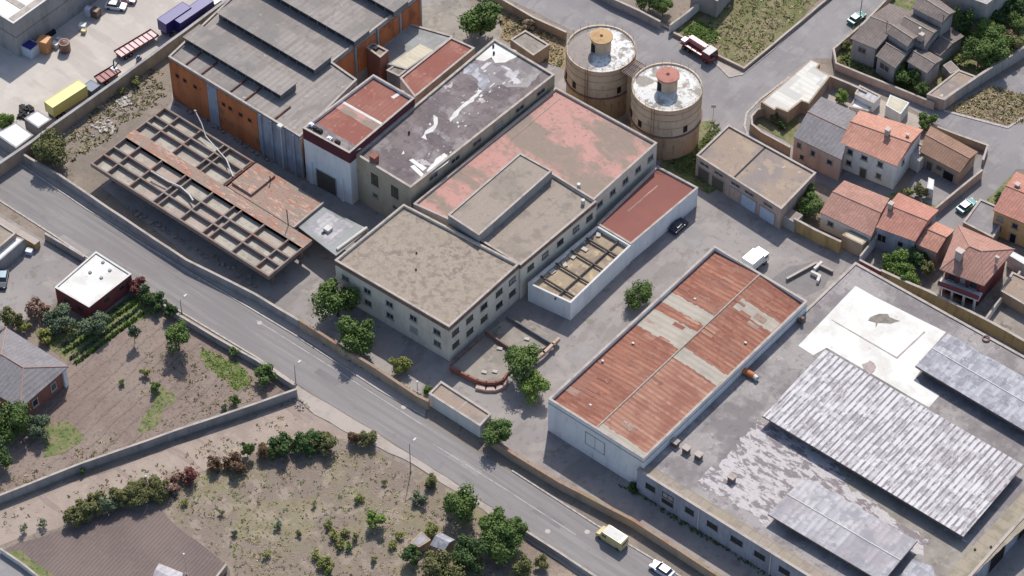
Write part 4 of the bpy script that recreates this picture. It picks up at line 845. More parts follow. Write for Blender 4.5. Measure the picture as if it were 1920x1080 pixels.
low((910, 620), (972, 662), m='cope_brown'); low((950, 591), (1040, 646), m='wall_dark'); low((1047, 634), (1020, 660), m='wall_pink', t=.5); low((1020, 660), (990, 682), m='wall_pink', t=.5); low((845, 684), (905, 630), h1=1.0, m='cope_brown')
for u_, v_ in ((937, 654), (988, 636), (908, 698), (928, 697)):
    q = P(u_, v_, .75); link('debris', MB().box((q.x, q.y, .8), (.9, .6, .25), .4), M['pale_rubble'], dk)
# gatehouse by the road
r, p, rf = block('gatehouse', 'small flat roofed gatehouse in two bays at the roadside wall', 'building', [(804, 738), (827, 715), (921, 776), (900, 799)], 3.1, M['wall_white'], M['garage_roof'], par=.2, cope=M['coping'])
patch(rf, 'joint', [(856, 770), (879, 748), (881, 749), (858, 771)], 2.93, M['coping'], 0)
# silos
def silo(label, u, v, z, rad, capm, roofm, capcol):
    c = P(u, v, z); r = thing('silo', label, 'silo', (c.x, c.y, 0))
    zm = 6.1
    link('upper_shell', MB().lathe(c, [(rad, zm), (rad, z-.05), (rad+.06, z), (rad-.25, z), (rad-.3, z-.35)], 64), M['silo'], r, smooth=True).data
    for zb in (8.1, 10.0, 11.6): link('hoop', MB().lathe(c, [(rad+.002, zb-.09), (rad+.05, zb-.09), (rad+.05, zb+.09), (rad+.002, zb+.09)], 64), M['silo_rust'], r)
    link('base', MB().lathe(c, [(rad-.15, 0), (rad-.15, zm-.05)], 64), M['silo_rust'], r, smooth=True)
    link('ledge', MB().lathe(c, [(rad-.2, zm-.25), (rad+.3, zm-.2), (rad+.3, zm+.02), (rad-.1, zm+.06)], 64), M['cope_brown'], r)
    rf = link('roof', MB().lathe(c, [(rad-.2, z-.3), (rad*.6, z-.12), (.01, z+.05)], 64), roofm, r)
    tu = link('turret', MB().lathe(c, [(1.85, z-.1), (1.85, z+2.9)], 32), M['silo'], r, smooth=True)
    link('turret_roof', MB().lathe(c, [(1.8, z+2.85), (2.15, z+2.85), (2.15, z+3.1), (.01, z+3.25)], 32), capcol, tu)
    link('hatch', MB().tube((c.x, c.y, z+3.2), (c.x, c.y, z+3.32), .3, n=12), M['rust_dark'], tu)
    t = -.5*math.pi+R(39.5-38); dx, dy = math.cos(t), math.sin(t)
    link('door', MB().box((c.x+dx*1.82-.5, c.y+dy*1.82, z+1.1), (.9, .2, 1.9), t+math.pi/2), M['opening'], tu)
    k = MB()
    for zz in (.6, 1.1):
        n = 40
        for i in range(n):
            t0, t1 = 2*math.pi*i/n, 2*math.pi*(i+1)/n; rr = rad-.05
            k.tube((c.x+math.cos(t0)*rr, c.y+math.sin(t0)*rr, z+zz), (c.x+math.cos(t1)*rr, c.y+math.sin(t1)*rr, z+zz), .03, n=4, caps=False)
    for i in range(24):
        t0 = 2*math.pi*i/24; rr = rad-.05; k.tube((c.x+math.cos(t0)*rr, c.y+math.sin(t0)*rr, z), (c.x+math.cos(t0)*rr, c.y+math.sin(t0)*rr, z+1.1), .03, n=4)
    link('railing', k, M['wall_grey'], r)
    k = MB(); lt = R(-75)
    for s in (-.25, .25): k.tube((c.x+math.cos(lt)*(rad+.25)-math.sin(lt)*s, c.y+math.sin(lt)*(rad+.25)+math.cos(lt)*s, .2), (c.x+math.cos(lt)*(rad+.25)-math.sin(lt)*s, c.y+math.sin(lt)*(rad+.25)+math.cos(lt)*s, z+.6), .04, n=5)
    link('ladder', k, M['rust_dark'], r)
    for t0 in (-20, -100, -128):
        t0 = R(t0); link('opening', MB().box((c.x+math.cos(t0)*(rad), c.y+math.sin(t0)*(rad), 7.4), (.25, .8, 1.5), t0), M['opening'], r)
    return c, rf
s1, rf1 = silo('left round concrete silo with a tan turret and half grey roof', 1127, 91, 12.6, 6.5, 0, M['silo_roof_grey'], surf('tan_turret_cap', (206, 164, 112), [n_(.8, .5, .66, (170, 130, 90), .6)]))
s2, rf2 = silo('right round concrete silo with a red turret cap and flaking white roof', 1251, 163, 12.6, 6.5, 0, M['silo_roof'], surf('red_turret_cap', (198, 128, 112), [n_(.8, .5, .66, (160, 100, 90), .6)]))
e = (s2-s1); c = (s1+s2)/2
br = thing('silo_walkway', 'steel and concrete walkway joining the two silos', 'walkway', (c.x, c.y, 10.8))
rz = math.atan2(e.y, e.x)
k = MB()
for i in range(9):
    q = s1.lerp(s2, .4+.2*i/8); k.box((q.x, q.y, 12.3), (.18, 4.2, .15), rz)
link('grating', k, M['canopy_beam'], br); link('deck', MB().box((c.x, c.y, 12.1), (3.4, 2.4, .14), rz), M['wall_grey'], br)
nn = Vector((-e.y, e.x, 0)).normalized()
for s in (-1, 1): link('handrail', MB().tube(s1.lerp(s2, .4)+nn*s*1.3+Vector((0, 0, .6)), s1.lerp(s2, .6)+nn*s*1.3+Vector((0, 0, .6)), .05, n=5), M['rust_dark'], br)
k = MB().box((c.x, c.y, 6), (1.6, 1.6, 12), rz); link('lift_shaft', k, M['silo_rust'], br)
# small flat roof by the silos
block('pump_house', 'small flat grey roofed hut left of the silos', 'shed', [(957, 74), (985, 57), (1030, 84), (1000, 104)], 3.2, M['wall_tan'], M['terrace'], par=.2)
# garage block
r, p, rf = block('garage_block', 'flat roofed garage block with a patchy tan roof and dark joint', 'garage', [(1306, 291), (1366, 234), (1530, 324), (1465, 392)], 5.2, M['wall_pink'], M['garage_roof'], par=.25)
patch(rf, 'roof_joint', [(1376, 331), (1436, 273), (1439, 275), (1379, 333)], 4.97, M['opening'], 0)
a, b = side(p, 1385, 340)
for s, ww, m_ in ((.1, 2.6, 'gate'), (.27, 2.8, 'gate'), (.47, 2.4, 'wall_pink'), (.63, 3.4, 'shutter'), (.85, 3.4, 'shutter')): door(r, a, b, s, ww, 3.0, M[m_], name='garage_door'); window(r, a, b, s, 4.1, 2.0, .6, M['glass'], sill=False)
# rusty warehouse
Zw = 8.2
pw = ccw(PP([(1028, 748), (1340, 461), (1514, 565), (1207, 860)], Zw)); r = thing('warehouse', 'long white warehouse under a rust red corrugated roof with grey strips', 'warehouse', base_of(pw))
inn = inset(pw, .35); link('wall', MB().ring(pw, inn, 0, Zw-.03, zin=7), M['wall_pale'], r); link('coping', MB().ring(inset(pw, -.06), inset(pw, .38), Zw-.03, Zw+.06, under=True), M['coping'], r)
i0 = min(range(4), key=lambda i: pw[i].x+pw[i].y); A, B, Cc, D_ = [inset(pw, .34)[(i0+k_) % 4] for k_ in range(4)]
r1 = (A+B)/2; r2 = (D_+Cc)/2; zl, zr_ = Zw-.75, Zw-.1
V3 = lambda q, z: (q.x, q.y, z)
rfl = link('roof', MB().face([V3(A, zl), V3(r1, zr_), V3(r2, zr_), V3(D_, zl)]).face([V3(r1, zr_), V3(B, zl), V3(Cc, zl), V3(r2, zr_)]), M['rust_roof'], r)
def slope_patch(name, t0, t1, s0, s1, m, half, dz=.012, jit=.12, shear=0):
    """strip on a roof slope: t along the ridge, s across (0 eave, 1 ridge)"""
    e0, e1, g0, g1 = (A, D_, r1, r2) if half == 0 else (B, Cc, r1, r2)
    def pt(t, s): q = e0.lerp(e1, t).lerp(g0.lerp(g1, t), s); return Vector((q.x, q.y, zl+(zr_-zl)*s+dz))
    k = MB(); n = 14
    tj = [rnd.uniform(-jit, jit)/40 for _ in range(2*n+2)]
    for i in range(n):
        sa, sb = s0+(s1-s0)*i/n, s0+(s1-s0)*(i+1)/n
        k.face([pt(t0+tj[i], sa), pt(t0+tj[i], sb), pt(t1+tj[n+i], sb), pt(t1+tj[n+i], sa)])
    link(name, k, m, rfl, recalc=False)
slope_patch('cement_strip', .50, .61, .02, .99, M['cement_strip'], 0); slope_patch('cement_strip', .655, .72, .0, .99, M['cement_strip'], 0, shear=1)
slope_patch('rust_strip', .64, .655, .1, .9, M['rust_pale'], 0)
slope_patch('cement_strip', .455, .52, .02, .98, M['cement_strip'], 1); slope_patch('cement_strip', .80, .86, .05, .9, M['cement_strip'], 1)
slope_patch('bleached_sheet', .02, .448, .01, .98, M['rust_pale'], 1)
slope_patch('cement_strip', 0.0, .03, .0, .99, M['cement_strip'], 1, dz=.02)
for k_ in range(26):
    hf = rnd.randrange(2); t_ = rnd.uniform(.03, .92); s_ = rnd.choice((.02, .27, .52, .75)); slope_patch('odd_sheet', t_, t_+rnd.choice((.012, .02, .03)), s_, s_+.23, rnd.choice((M['rust_pale'], M['rust_pale'], M['rust_roof'], M['canopy_rust'])), hf, dz=.022+k_*.0015, jit=.02)
k = MB().tube(V3(r1.lerp(r2, 0.0), zr_+.02), V3(r1.lerp(r2, 1), zr_+.02), .16, n=8); link('ridge', k, M['cement_strip'], rfl)
for u_, v_, in ((1187, 642), (1130, 675), (1215, 713), (1107, 758), (1398, 641), (1303, 559)):
    q = P(u_, v_, 8.0); link('skylight', MB().box((q.x, q.y, 7.85), (.42, .35, .15)), M['cope_white'], rfl)
a, b = side(pw, 1115, 820); window(r, a, b, .5, 4.4, 4.0, 3.0, M['wall_pale'], M['frame'], name='door', sill=False)
link('cornice', MB().ring(inset(pw, -.08), inset(pw, .05), Zw-1.05, Zw-.9, under=True), M['coping'], r)
# ================= large flat building, lower right
Zk = 5.6
r, p, rf = block('large_factory', 'very large low factory with a patched grey roof, white coating and raised roof lights', 'factory', [(1195, 881), (1604, 492), (2100, 768), (1712, 1203)], Zk, M['wall_greyblue'], M['grey_deck'], par=.12, pw=.4, cope=M['coping'])
zk = Zk-.12
patch(rf, 'edge_band', [(1199, 880), (1212, 868), (1716, 1176), (1705, 1192)], zk+.02, M['edge_band'], .1)
patch(rf, 'edge_band', [(1716, 1180), (1706, 1190), (1735, 1120), (1935, 905), (1990, 915), (1990, 925)], zk+.03, M['edge_band2'], .1)
patch(rf, 'bitumen_area', [(1310, 905), (1345, 872), (1430, 786), (1480, 815), (1812, 1018), (1770, 1065), (1720, 1040), (1500, 905), (1440, 985), (1380, 945)], zk+.01, M['web_roof'], .8)
patch(rf, 'brown_area', [(1640, 905), (1760, 985), (1850, 1040), (1790, 1110), (1725, 1110), (1735, 1010), (1600, 920), (1560, 870)], zk+.016, M['terrace'], .6)
patch(rf, 'white_coating', [(1497, 648), (1604, 536), (1640, 556), (1774, 623), (1715, 688), (1726, 696), (1713, 713), (1762, 741), (1742, 764), (1700, 740), (1635, 701), (1550, 652), (1525, 666)], zk+.03, M['white_coat'], .04, 4)
patch(rf, 'stain', [(1630, 594), (1650, 588), (1662, 590), (1680, 597), (1693, 602), (1672, 608), (1650, 606), (1645, 615), (1642, 604), (1630, 602)], zk+.045, M['stain'], .35, .7)
patch(rf, 'stain', [(1618, 684), (1630, 676), (1640, 680), (1642, 692), (1632, 701), (1620, 694)], zk+.045, M['stain_pink'], .3, .7)
patch(rf, 'seam', [(1558, 600), (1560, 599), (1684, 671), (1682, 673)], zk+.046, M['stain_pink'], .03)
patch(rf, 'seam', [(1683, 672), (1681, 670), (1733, 621), (1735, 623)], zk+.047, M['stain_pink'], .03)
patch(rf, 'white_patch', [(1712, 705), (1740, 735), (1730, 745), (1700, 720)], zk+.05, M['white_coat'], .2)
patch(rf, 'white_patch', [(1710, 1050), (1745, 1062), (1770, 1095), (1730, 1110), (1690, 1080)], zk+.05, M['panel_roof'], .4)
def raised(label, px, hgt, m, ridge=0.0, wall='wall_dark', inset_=1.0):
    z = Zk+hgt; q = ccw(PP(px, z)); r = thing('roof_light', label, 'rooftop structure', base_of(q)+Vector((0, 0, Zk)), None)
    link('body', MB().prism(inset(q, inset_), zk-.02, z-.15), M[wall], r)
    i0 = min(range(len(q)), key=lambda i: q[i].x+q[i].y); A, B, Cc, D_ = [q[(i0+k_) % 4] for k_ in range(4)]
    k = MB()
    if ridge:
        m1 = (A+D_)/2; m2 = (B+Cc)/2; m1.z = m2.z = z+ridge
        k.face([A, B, m2, m1]).face([m1, m2, Cc, D_])
        for f in ([A, m1, D_], [B, Cc, m2]): k.face(f)
        lo = [v-Vector((0, 0, .18)) for v in (A, B, Cc, D_)]; tp = [A, B, Cc, D_]
        for i in range(4): j = (i+1) % 4; k.face([lo[i], lo[j], tp[j], tp[i]])
        k.face(lo[::-1])
    else: k.prism(q, z-.18, z, bottom=True)
    ro = link('roof', k, m, r, recalc=True)
    if ridge: link('ridge', MB().tube(m1, m2, .12, n=6), M['cope_white'], ro)
    g = MB(); n = 26; e0 = inset(q, inset_)
    for i in range(4):
        a, b = e0[i], e0[(i+1) % 4]; e = (b-a).normalized(); nn = Vector((e.y, -e.x, 0)); L_ = (b-a).length; n = max(3, int(L_/2.4)); rz = math.atan2(e.y, e.x)
        for j in range(n): c = a.lerp(b, (j+.5)/n)+nn*.03; g.box((c.x, c.y, (Zk+z)/2), (L_/n-.35, .08, hgt*.55), rz)
    link('glazing', g, M['glass'], r); link('fascia', MB().ring(inset(q, -.05), inset(q, .02), z-.26, z-.06, under=True), M['cope_brown'], ro)
raised('largest raised roof light with striped weathered corrugated sheeting', [(1430, 780), (1547, 655), (1920, 872), (1806, 1006)], 1.9, M['striped_roof'])
raised('raised roof light with grey chequered sheets at the right edge beside the white coating', [(1717, 686), (1777, 625), (2075, 795), (2020, 866)], 1.9, M['panel_roof'], .3)
raised('smaller pale raised roof light nearest the main road', [(1440, 964), (1510, 894), (1720, 1014), (1655, 1092)], 1.7, M['panel_roof2'], .3)
for i_, (u_, v_) in enumerate(((1266, 832), (1287, 844), (1310, 856), (1372, 898))):
    q = P(u_, v_, zk+.3); t_ = ('vent box nearest the white warehouse corner in the row of three', 'middle vent box in the row of three on the flat roof', 'right hand vent box in the row of three on the flat roof', 'single vent box standing apart on the white veined roof')[i_]
    r = thing('roof_vent', t_, 'vent', (q.x, q.y, zk), 'vent boxes on the large flat roof')
    link('box', MB().box((q.x, q.y, zk+.45), (1.0, 1.0, .9)), M['cope_brown'], r); link('cap', MB().box((q.x, q.y, zk+.98), (1.3, 1.2, .14)), M['coping'], r)
for u_, v_ in ((1828, 1031), (1858, 1026)):
    q = P(u_, v_, zk); link('roof_drain', MB().tube((q.x, q.y, zk), (q.x, q.y, zk+.2), .22, n=8), M['dark'], rf)
a, b = side(p, 1440, 1060)
for s, z, ww in ((.052, 3.2, 1.8), (.118, 3.6, 2.2), (.118, 2.2, 2.2), (.2, 3.4, 1.6), (.285, 3.3, 2.0), (.375, 3.3, 2.2), (.46, 3.2, 2.0), (.55, 3.2, 2.0), (.64, 3.2, 2.0)): window(r, a, b, s, z, ww, 1.2, M['glass'], M['frame_dark'])
e = (b-a).normalized(); nn = Vector((e.y, -e.x, 0))
for s in (.235, .5, .75): c = a.lerp(b, s)+nn*.1; link('downpipe', MB().tube((c.x, c.y, 0), (c.x, c.y, Zk-.2), .1, n=6), M['cope_white'], r)
a, b = side(p, 1930, 990)
for s in (.12, .26, .4, .54, .68, .82): door(r, a, b, s, 4.6, 4.2, M['opening'], name='loading_bay')
# reddish bits beside the warehouse wall
q = P(1405, 702, zk+.4); r = thing('roof_tank', 'small red tank with a pale end lying on the flat roof beside the warehouse', 'tank', (q.x, q.y, zk)); link('shell', MB().tube((q.x-1.2, q.y, zk+.55), (q.x+.9, q.y+.1, zk+.55), .55, n=14), M['wall_brick'], r); link('end_cap', MB().tube((q.x+.9, q.y+.1, zk+.55), (q.x+1.7, q.y-.1, zk+.6), .45, n=14), M['cope_white'], r)
q = P(1500, 600, zk+.5); r = thing('roof_duct', 'rusty elbow duct at the corner between warehouse and flat roof', 'duct', (q.x, q.y, zk)); link('duct', MB().tube((q.x-.8, q.y, zk+.4), (q.x+.4, q.y, zk+.4), .35, n=10).tube((q.x+.4, q.y, zk+.3), (q.x+.5, q.y, zk+1.5), .3, n=10), M['cope_brown'], r)
q = P(1849, 634, zk+.3); r = thing('roof_ring', 'small red ring shaped fitting on the flat roof edge near the ochre wall', 'fitting', (q.x, q.y, zk)); k = MB().lathe((q.x, q.y), [(.5, zk), (.7, zk), (.7, zk+.3), (.5, zk+.3), (.5, zk)], 20); link('ring', k, M['cope_brown'], r)
# slab in the yard
sheet('concrete_pad', [(1440, 528), (1480, 500), (1522, 492), (1562, 510), (1545, 540), (1512, 556)], .04, M['asphalt_old'], .1)
# ================= houses on the right
def hw(r, wp, u, v, wins, pane='glass', frame='frame', dr=()):
    a, b = side(wp, u, v)
    for s, z, w1, h1 in wins: window(r, a, b, s, z, w1, h1, M[pane], M[frame])
    for s, w1, h1, m_ in dr: door(r, a, b, s, w1, h1, M[m_])
r, wp = house('house', 'two storey pinkish house with a grey gable roof', [(1487, 256), (1578, 300), (1606, 211), (1540, 181)], 5.8, 7.0, M['grey_tile'], M['wall_pink'], over=.2)
hw(r, wp, 1520, 300, [(.12, 4.2, .9, 1.2), (.42, 3.9, .9, 1.3), (.78, 3.7, 1.1, 1.1), (.2, 1.6, .9, 1.2)])
r, wp = house('house', 'white two storey house with a bright orange tiled gable roof and four front windows', [(1575, 268), (1682, 312), (1731, 243), (1612, 207)], 6.4, 7.7, M['tile_orange'], M['wall_white'], over=.25, chim=((1665, 242, 9.0, .8, 1.8), (1702, 252, 7.9, .4, .7)))
hw(r, wp, 1620, 320, [(.17, 5.0, 1.0, 1.2), (.43, 5.0, 1.2, 1.0), (.72, 5.0, 1.0, 1.2), (.17, 2.2, 1.0, 1.1), (.72, 2.0, 1.0, 1.2)], dr=[(.44, 1.2, 2.3, 'gate')])
hw(r, wp, 1715, 300, [(.3, 4.5, .9, 1.1)])
r, wp = house('house', 'low outbuilding with a brown tiled roof beside the small courtyard', [(1724, 284), (1800, 324), (1834, 285), (1745, 236)], 3.6, 4.6, M['tile_brown'], M['wall_tan'], cat='outbuilding', over=.3)
hw(r, wp, 1765, 310, [(.5, 1.8, 1.2, 1.1)], dr=[(.25, 1.2, 2.2, 'gate'), (.75, 2.2, 2.2, 'opening')])
r, wp = house('house', 'long low cottage with a pinkish tiled roof behind the ochre wall', [(1537, 398), (1634, 444), (1668, 372), (1583, 338)], 4.2, 5.4, M['tile_pink'], M['wall_white'], over=.25)
hw(r, wp, 1575, 425, [(.2, 2.4, 1.1, 1.0), (.7, 2.4, .9, .9)])
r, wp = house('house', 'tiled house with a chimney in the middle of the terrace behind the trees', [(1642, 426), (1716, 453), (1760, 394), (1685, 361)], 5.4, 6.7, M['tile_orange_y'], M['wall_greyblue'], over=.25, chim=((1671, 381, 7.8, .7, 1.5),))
hw(r, wp, 1680, 450, [(.15, 3.0, 1.6, 1.8), (.65, 3.2, 1.0, 1.2)], pane='opening')
r, wp = house('house', 'small low orange tiled house between the two larger tiled roofs', [(1716, 457), (1757, 474), (1790, 431), (1754, 415)], 4.2, 5.2, M['tile_orange'], M['wall_pink'], over=.15)
hp = PP([(1762, 505), (1845, 536), (1903, 467), (1796, 421)], 6.6)
r = thing('house', 'two storey house with a large pinkish hipped roof, maroon walls and a balcony', 'house', base_of(hp))
rf_, wp = pitched(r, *hp, 6.6, 8.7, M['tile_pink'], M['wall_red'], over=.9, hip=.38)
fl_ = inset(ccw(hp), -.1); 
A_, B_ = side(wp, 1800, 545)
e = (B_-A_).normalized(); nn = Vector((e.y, -e.x, 0)); rz = math.atan2(e.y, e.x); L_ = (B_-A_).length; c = (A_+B_)/2+nn*.9
bal = link('balcony', MB().box((c.x, c.y, 3.5), (L_+1, 2.0, .3), rz), M['wall_white'], r); c2 = c+nn*.9
link('balcony_wall', MB().box((c2.x, c2.y, 4.15), (L_+1, .16, 1.0), rz), M['wall_red'], bal)
for s in (.02, .35, .68, .98): q = A_.lerp(B_, s)+nn*1.75; link('column', MB().box((q.x, q.y, 1.7), (.35, .35, 3.3)), M['wall_white'], bal)
for s in (.2, .5, .8): window(r, A_, B_, s, 5.0, 1.1, 1.6, M['glass'], M['frame_dark']); window(r, A_, B_, s, 1.6, 1.6, 2.0, M['opening'], M['frame_dark'], sill=False)
for (u_, v_, z_, s_, h_) in ((1800, 470, 9.6, 1.2, 2.2), (1870, 482, 8.8, .5, 1.4)): q = P(u_, v_, z_); link('chimney', MB().box((q.x, q.y, z_-h_/2), (s_, s_*.8, h_)).box((q.x, q.y, z_+.06), (s_+.25, s_, .12)), M['chimney'], rf_)
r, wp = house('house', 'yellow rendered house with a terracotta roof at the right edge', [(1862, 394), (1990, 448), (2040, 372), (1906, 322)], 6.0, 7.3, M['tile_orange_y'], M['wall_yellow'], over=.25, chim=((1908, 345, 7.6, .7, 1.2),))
hw(r, wp, 1920, 430, [(.1, 4.4, 1.1, 1.2), (.33, 4.2, 1.1, 1.2), (.56, 4.3, 1.1, 1.2), (.1, 1.8, 1.1, 1.2), (.56, 1.9, 1.1, 1.2)], dr=[(.33, 1.1, 2.2, 'opening')])
block('flat_garage', 'flat grey garage roof between the parked blue car and the yellow house', 'garage', [(1806, 417), (1838, 373), (1893, 397), (1862, 446)], 2.9, M['wall_tan'], M['street'], par=.15)
block('cream_shed', 'small cream roofed shed beside the orange roofed house', 'shed', [(1661, 197), (1669, 177), (1705, 192), (1689, 214)], 2.8, M['wall_white'], M['shed_cream'], par=.03)
block('side_extension', 'low grey flat roofed extension with a white patch beside the orange roofed white house', 'building', [(1700, 287), (1722, 268), (1745, 278), (1724, 303)], 3.0, M['wall_white'], M['panel_roof2'], par=.15)
block('white_canopy', 'thin white sheet canopy in the small shaded courtyard', 'canopy', [(1738, 352), (1741, 332), (1752, 337), (1750, 356)], 2.4, M['cope_white'], M['white_sheet'], par=.02)
block('white_terrace', 'bright white walled terrace beside the bright green shrub', 'terrace', [(1592, 200), (1606, 182), (1634, 199), (1628, 208)], 1.2, M['wall_white'], M['white_sheet'], par=.1)
block('pale_blue_outbuilding', 'pale blue flat roofed outbuilding behind the white terrace', 'shed', [(1603, 176), (1612, 160), (1652, 180), (1638, 194)], 2.4, M['wall_pale'], M['panel_roof2'], par=.1)
block('white_lean_to', 'white sheet lean-to roof at the end of the long tiled cottage', 'shed', [(1578, 440), (1592, 431), (1628, 449), (1617, 459)], 3.3, M['wall_tan'], M['shed_cream'], par=.03)
block('gate_lodge', 'tiny grey box lodge between the garage block and the ochre wall', 'shed', [(1461, 400), (1478, 388), (1506, 403), (1491, 418)], 2.6, M['wall_grey'], M['garage_roof'], par=.05)
block('white_awning', 'white flat awning beside the hipped roof house', 'canopy', [(1891, 478), (1898, 470), (1935, 490), (1928, 500)], 3.0, M['cope_white'], M['white_sheet'], par=.02)
block('tan_outbuilding', 'tan flat roofed outbuilding right of the hipped roof house', 'shed', [(1876, 545), (1898, 510), (1960, 540), (1936, 580)], 2.6, M['wall_tan'], M['garage_roof'], par=.15)
# white patched shed at the junction
r, p, rf = block('workshop', 'low tan workshop with a patched white sheet roof at the road corner', 'workshop', [(1427, 191), (1520, 111), (1538, 119), (1532, 127), (1557, 142), (1517, 194), (1503, 189), (1477, 210), (1457, 202), (1452, 206)], 3.2, M['wall_tan'], M['shed_white'], par=.03, cope=M['cope_white'])
# villa
vl = thing('villa', 'large villa with many small grey brown tiled roofs at the top right', 'house', tuple(P(1700, 90, 0)))
def wing(px, ze, zr, hip=0, over=.35, wall='wall_grey', ridge=True, **k):
    pts = PP(px, ze)
    if area(pts) < 0: pts = [pts[1], pts[0], pts[3], pts[2]]
    return pitched(vl, *pts, ze, zr, M['slate_tile'], M[wall], over=over, hip=hip, ridge=ridge, **k)
rf_, wpa = wing([(1594, 72), (1643, 92), (1716, 24), (1668, 6)], 5.6, 6.7)
a, b = side(wpa, 1615, 95); window(vl, a, b, .45, 3.6, 1.6, 1.2)
rf_, wpb = wing([(1676, 62), (1733, 88), (1768, 50), (1712, 15)], 6.0, 7.0)
rf_, wpc = wing([(1709, 14), (1767, 43), (1792, 22), (1735, -20)], 8.0, 8.8)
rf_, wpd = wing([(1663, 62), (1702, 88), (1722, 68), (1684, 44)], 6.8, 7.5, over=.2)
rf_, wpe = wing([(1641, 104), (1679, 128), (1717, 90), (1680, 70)], 4.6, 5.5)
a, b = side(wpe, 1660, 125); window(vl, a, b, .45, 2.8, 2.2, 1.4)
rf_, wpf = wing([(1699, 114), (1738, 138), (1768, 111), (1724, 86)], 4.6, 5.3)
rf_, wpg = wing([(1740, 93), (1763, 105), (1808, 68), (1785, 50)], 3.4, 4.1)
link('dish', MB().tube(P(1725, 60, 7.6), P(1725, 52, 8.6), .25, n=8), M['cope_white'], vl); q = P(1728, 66, 7.6); link('chimney', MB().box((q.x, q.y, 7.2), (1.0, .9, 1.6)), M['chimney'], vl)
for u_, v_, z_ in ((1663, 45, 7.4), (1769, 34, 9.6)): q = P(u_, v_, z_); link('antenna', MB().tube((q.x, q.y, z_-1.6), (q.x, q.y, z_+.8), .06, n=5).box((q.x, q.y, z_+.6), (.9, .05, .05)), M['dark'], vl)
block('long_garage', 'long low flat roofed garage beside the villa at the asphalt lane', 'garage', [(1738, 177), (1797, 131), (1832, 144), (1771, 188)], 2.7, M['wall_pink'], M['garage_roof'], par=.1)
block('garden_shed', 'tiny flat roofed garden shed between the villa and the long garage', 'shed', [(1768, 122), (1783, 113), (1800, 130), (1782, 138)], 2.3, M['wall_grey'], M['gravel_smooth'], par=.03)
r, p, rf = block('grey_house', 'grey walled flat roofed house behind the villa at the top edge', 'house', [(1745, -30), (1800, -70), (1900, -30), (1850, 8)], 8.5, M['wall_grey'], M['panel_roof2'], par=.2)
a, b = side(p, 1790, 20); window(r, a, b, .5, 3.5, 1.4, 1.2)
block('lot_building', 'pale building at the top edge beside the vacant lot', 'building', [(1296, -20), (1322, -60), (1380, -40), (1345, 2)], 4.5, M['wall_grey'], M['gravel_smooth'], par=.2)
# ================= lower left buildings
r, p, rf = block('red_hut', 'flat white roofed hut with dark red walls by the main road', 'building', [(103, 539), (180, 472), (246, 514), (167, 576)], 3.8, M['wall_red'], M['white_coat'], par=.15, pw=.25, cope=M['cope_white'])
a, b = side(p, 135, 570)
for u_, v_ in ((193, 492), (206, 507), (190, 521), (169, 511)): q = P(u_, v_, 3.7); link('roof_vent', MB().box((q.x, q.y, 3.78), (.45, .45, .26)), M['wall_grey'], rf)
for s in (.3, .7): window(r, a, b, s, 1.8, 1.0, .9, M['glass'], M['frame_dark'], sill=False)
a, b = side(p, 210, 560)
for s in (.4, .75): window(r, a, b, s, 2.4, 1.0, .7, M['glass'], M['frame_dark'], sill=False)
hp = PP([(-60, 730), (38, 764), (128, 688), (10, 616)], 4.6)
hp = [P(-75, 700, 4.6), P(38, 766, 4.6), P(129, 687, 4.6), P(12, 614, 4.6)]
r = thing('house', 'grey tiled hipped roof house with brick red walls at the left edge', 'house', base_of(hp))
rf_, wp = pitched(r, *hp, 4.6, 6.6, M['grey_tile'], M['wall_brick_red'], over=.6, hip=.32)
a, b = side(wp, 85, 750)
for s in (.3, .72): window(r, a, b, s, 2.2, 1.2, 1.6, M['glass'], M['cope_white'])
for s in (.03, .97): c = a.lerp(b, s); link('corner_pier', MB().box((c.x+.05, c.y, 2.1), (.8, .8, 4.2)), M['wall_pale'], r)
r, p, rf = block('low_building', 'low building with a bright white roof edge at the left border', 'building', [(-80, 470), (28, 442), (46, 448), (-60, 540)], 3.0, M['wall_grey'], M['white_sheet'], par=.05, cope=M['cope_white'])
hq = PP([(-90, 470), (-10, 480), (28, 440), (-60, 400)], 4.4)
block('tan_house', 'brown roofed house with tan walls below the roadside at the left border', 'house', [(-120, 440), (-60, 380), (30, 437), (-20, 480)], 4.0, M['wall_tan'], M['gravel_roof'], par=.15)
# top left warehouse
A = P(25, 44, 8.6); wpx = [Vector((A.x, A.y, 0)), Vector((A.x, A.y+70, 0)), Vector((A.x-40, A.y+70, 0)), Vector((A.x-40, A.y, 0))]
r, p, rf = block('grey_warehouse', 'grey panelled warehouse with a bright white roof in the top left corner', 'warehouse', None, 8.6, M['wall_grey'], M['white_sheet'], par=.1, world=wpx, band=(4.9, 5.05, M['wall_dark']), cope=M['cope_white'])
link('gutter', MB().box((A.x-1.1, A.y+35, 8.56), (1.3, 69, .06)).box((A.x-14, A.y+4.4, 8.56), (24, 1.3, .05)), M['coping'], rf)
a, b = side(p, 70, 60)
for s in (.14, .29, .43, .58): c = a.lerp(b, s); link('joint', MB().box((c.x+.05, c.y, 4.2), (.14, .2, 8.2)), M['wall_dark'], r)
door(r, a, b, .5, 5, 4.5, M['wall_greyblue'])
block('white_roofed_shed', 'small grey shed with a flat white roof beside the yellow trailer', 'shed', [(45, 222), (70, 206), (97, 223), (72, 240)], 2.8, M['wall_grey'], M['white_sheet'], par=.03, cope=M['cope_white'])
block('white_roofed_shed', 'larger white roofed shed at the left edge next to the roadside wall', 'shed', [(-10, 250), (30, 229), (63, 253), (30, 278)], 2.6, M['wall_grey'], M['white_sheet'], par=.03, cope=M['cope_white'])
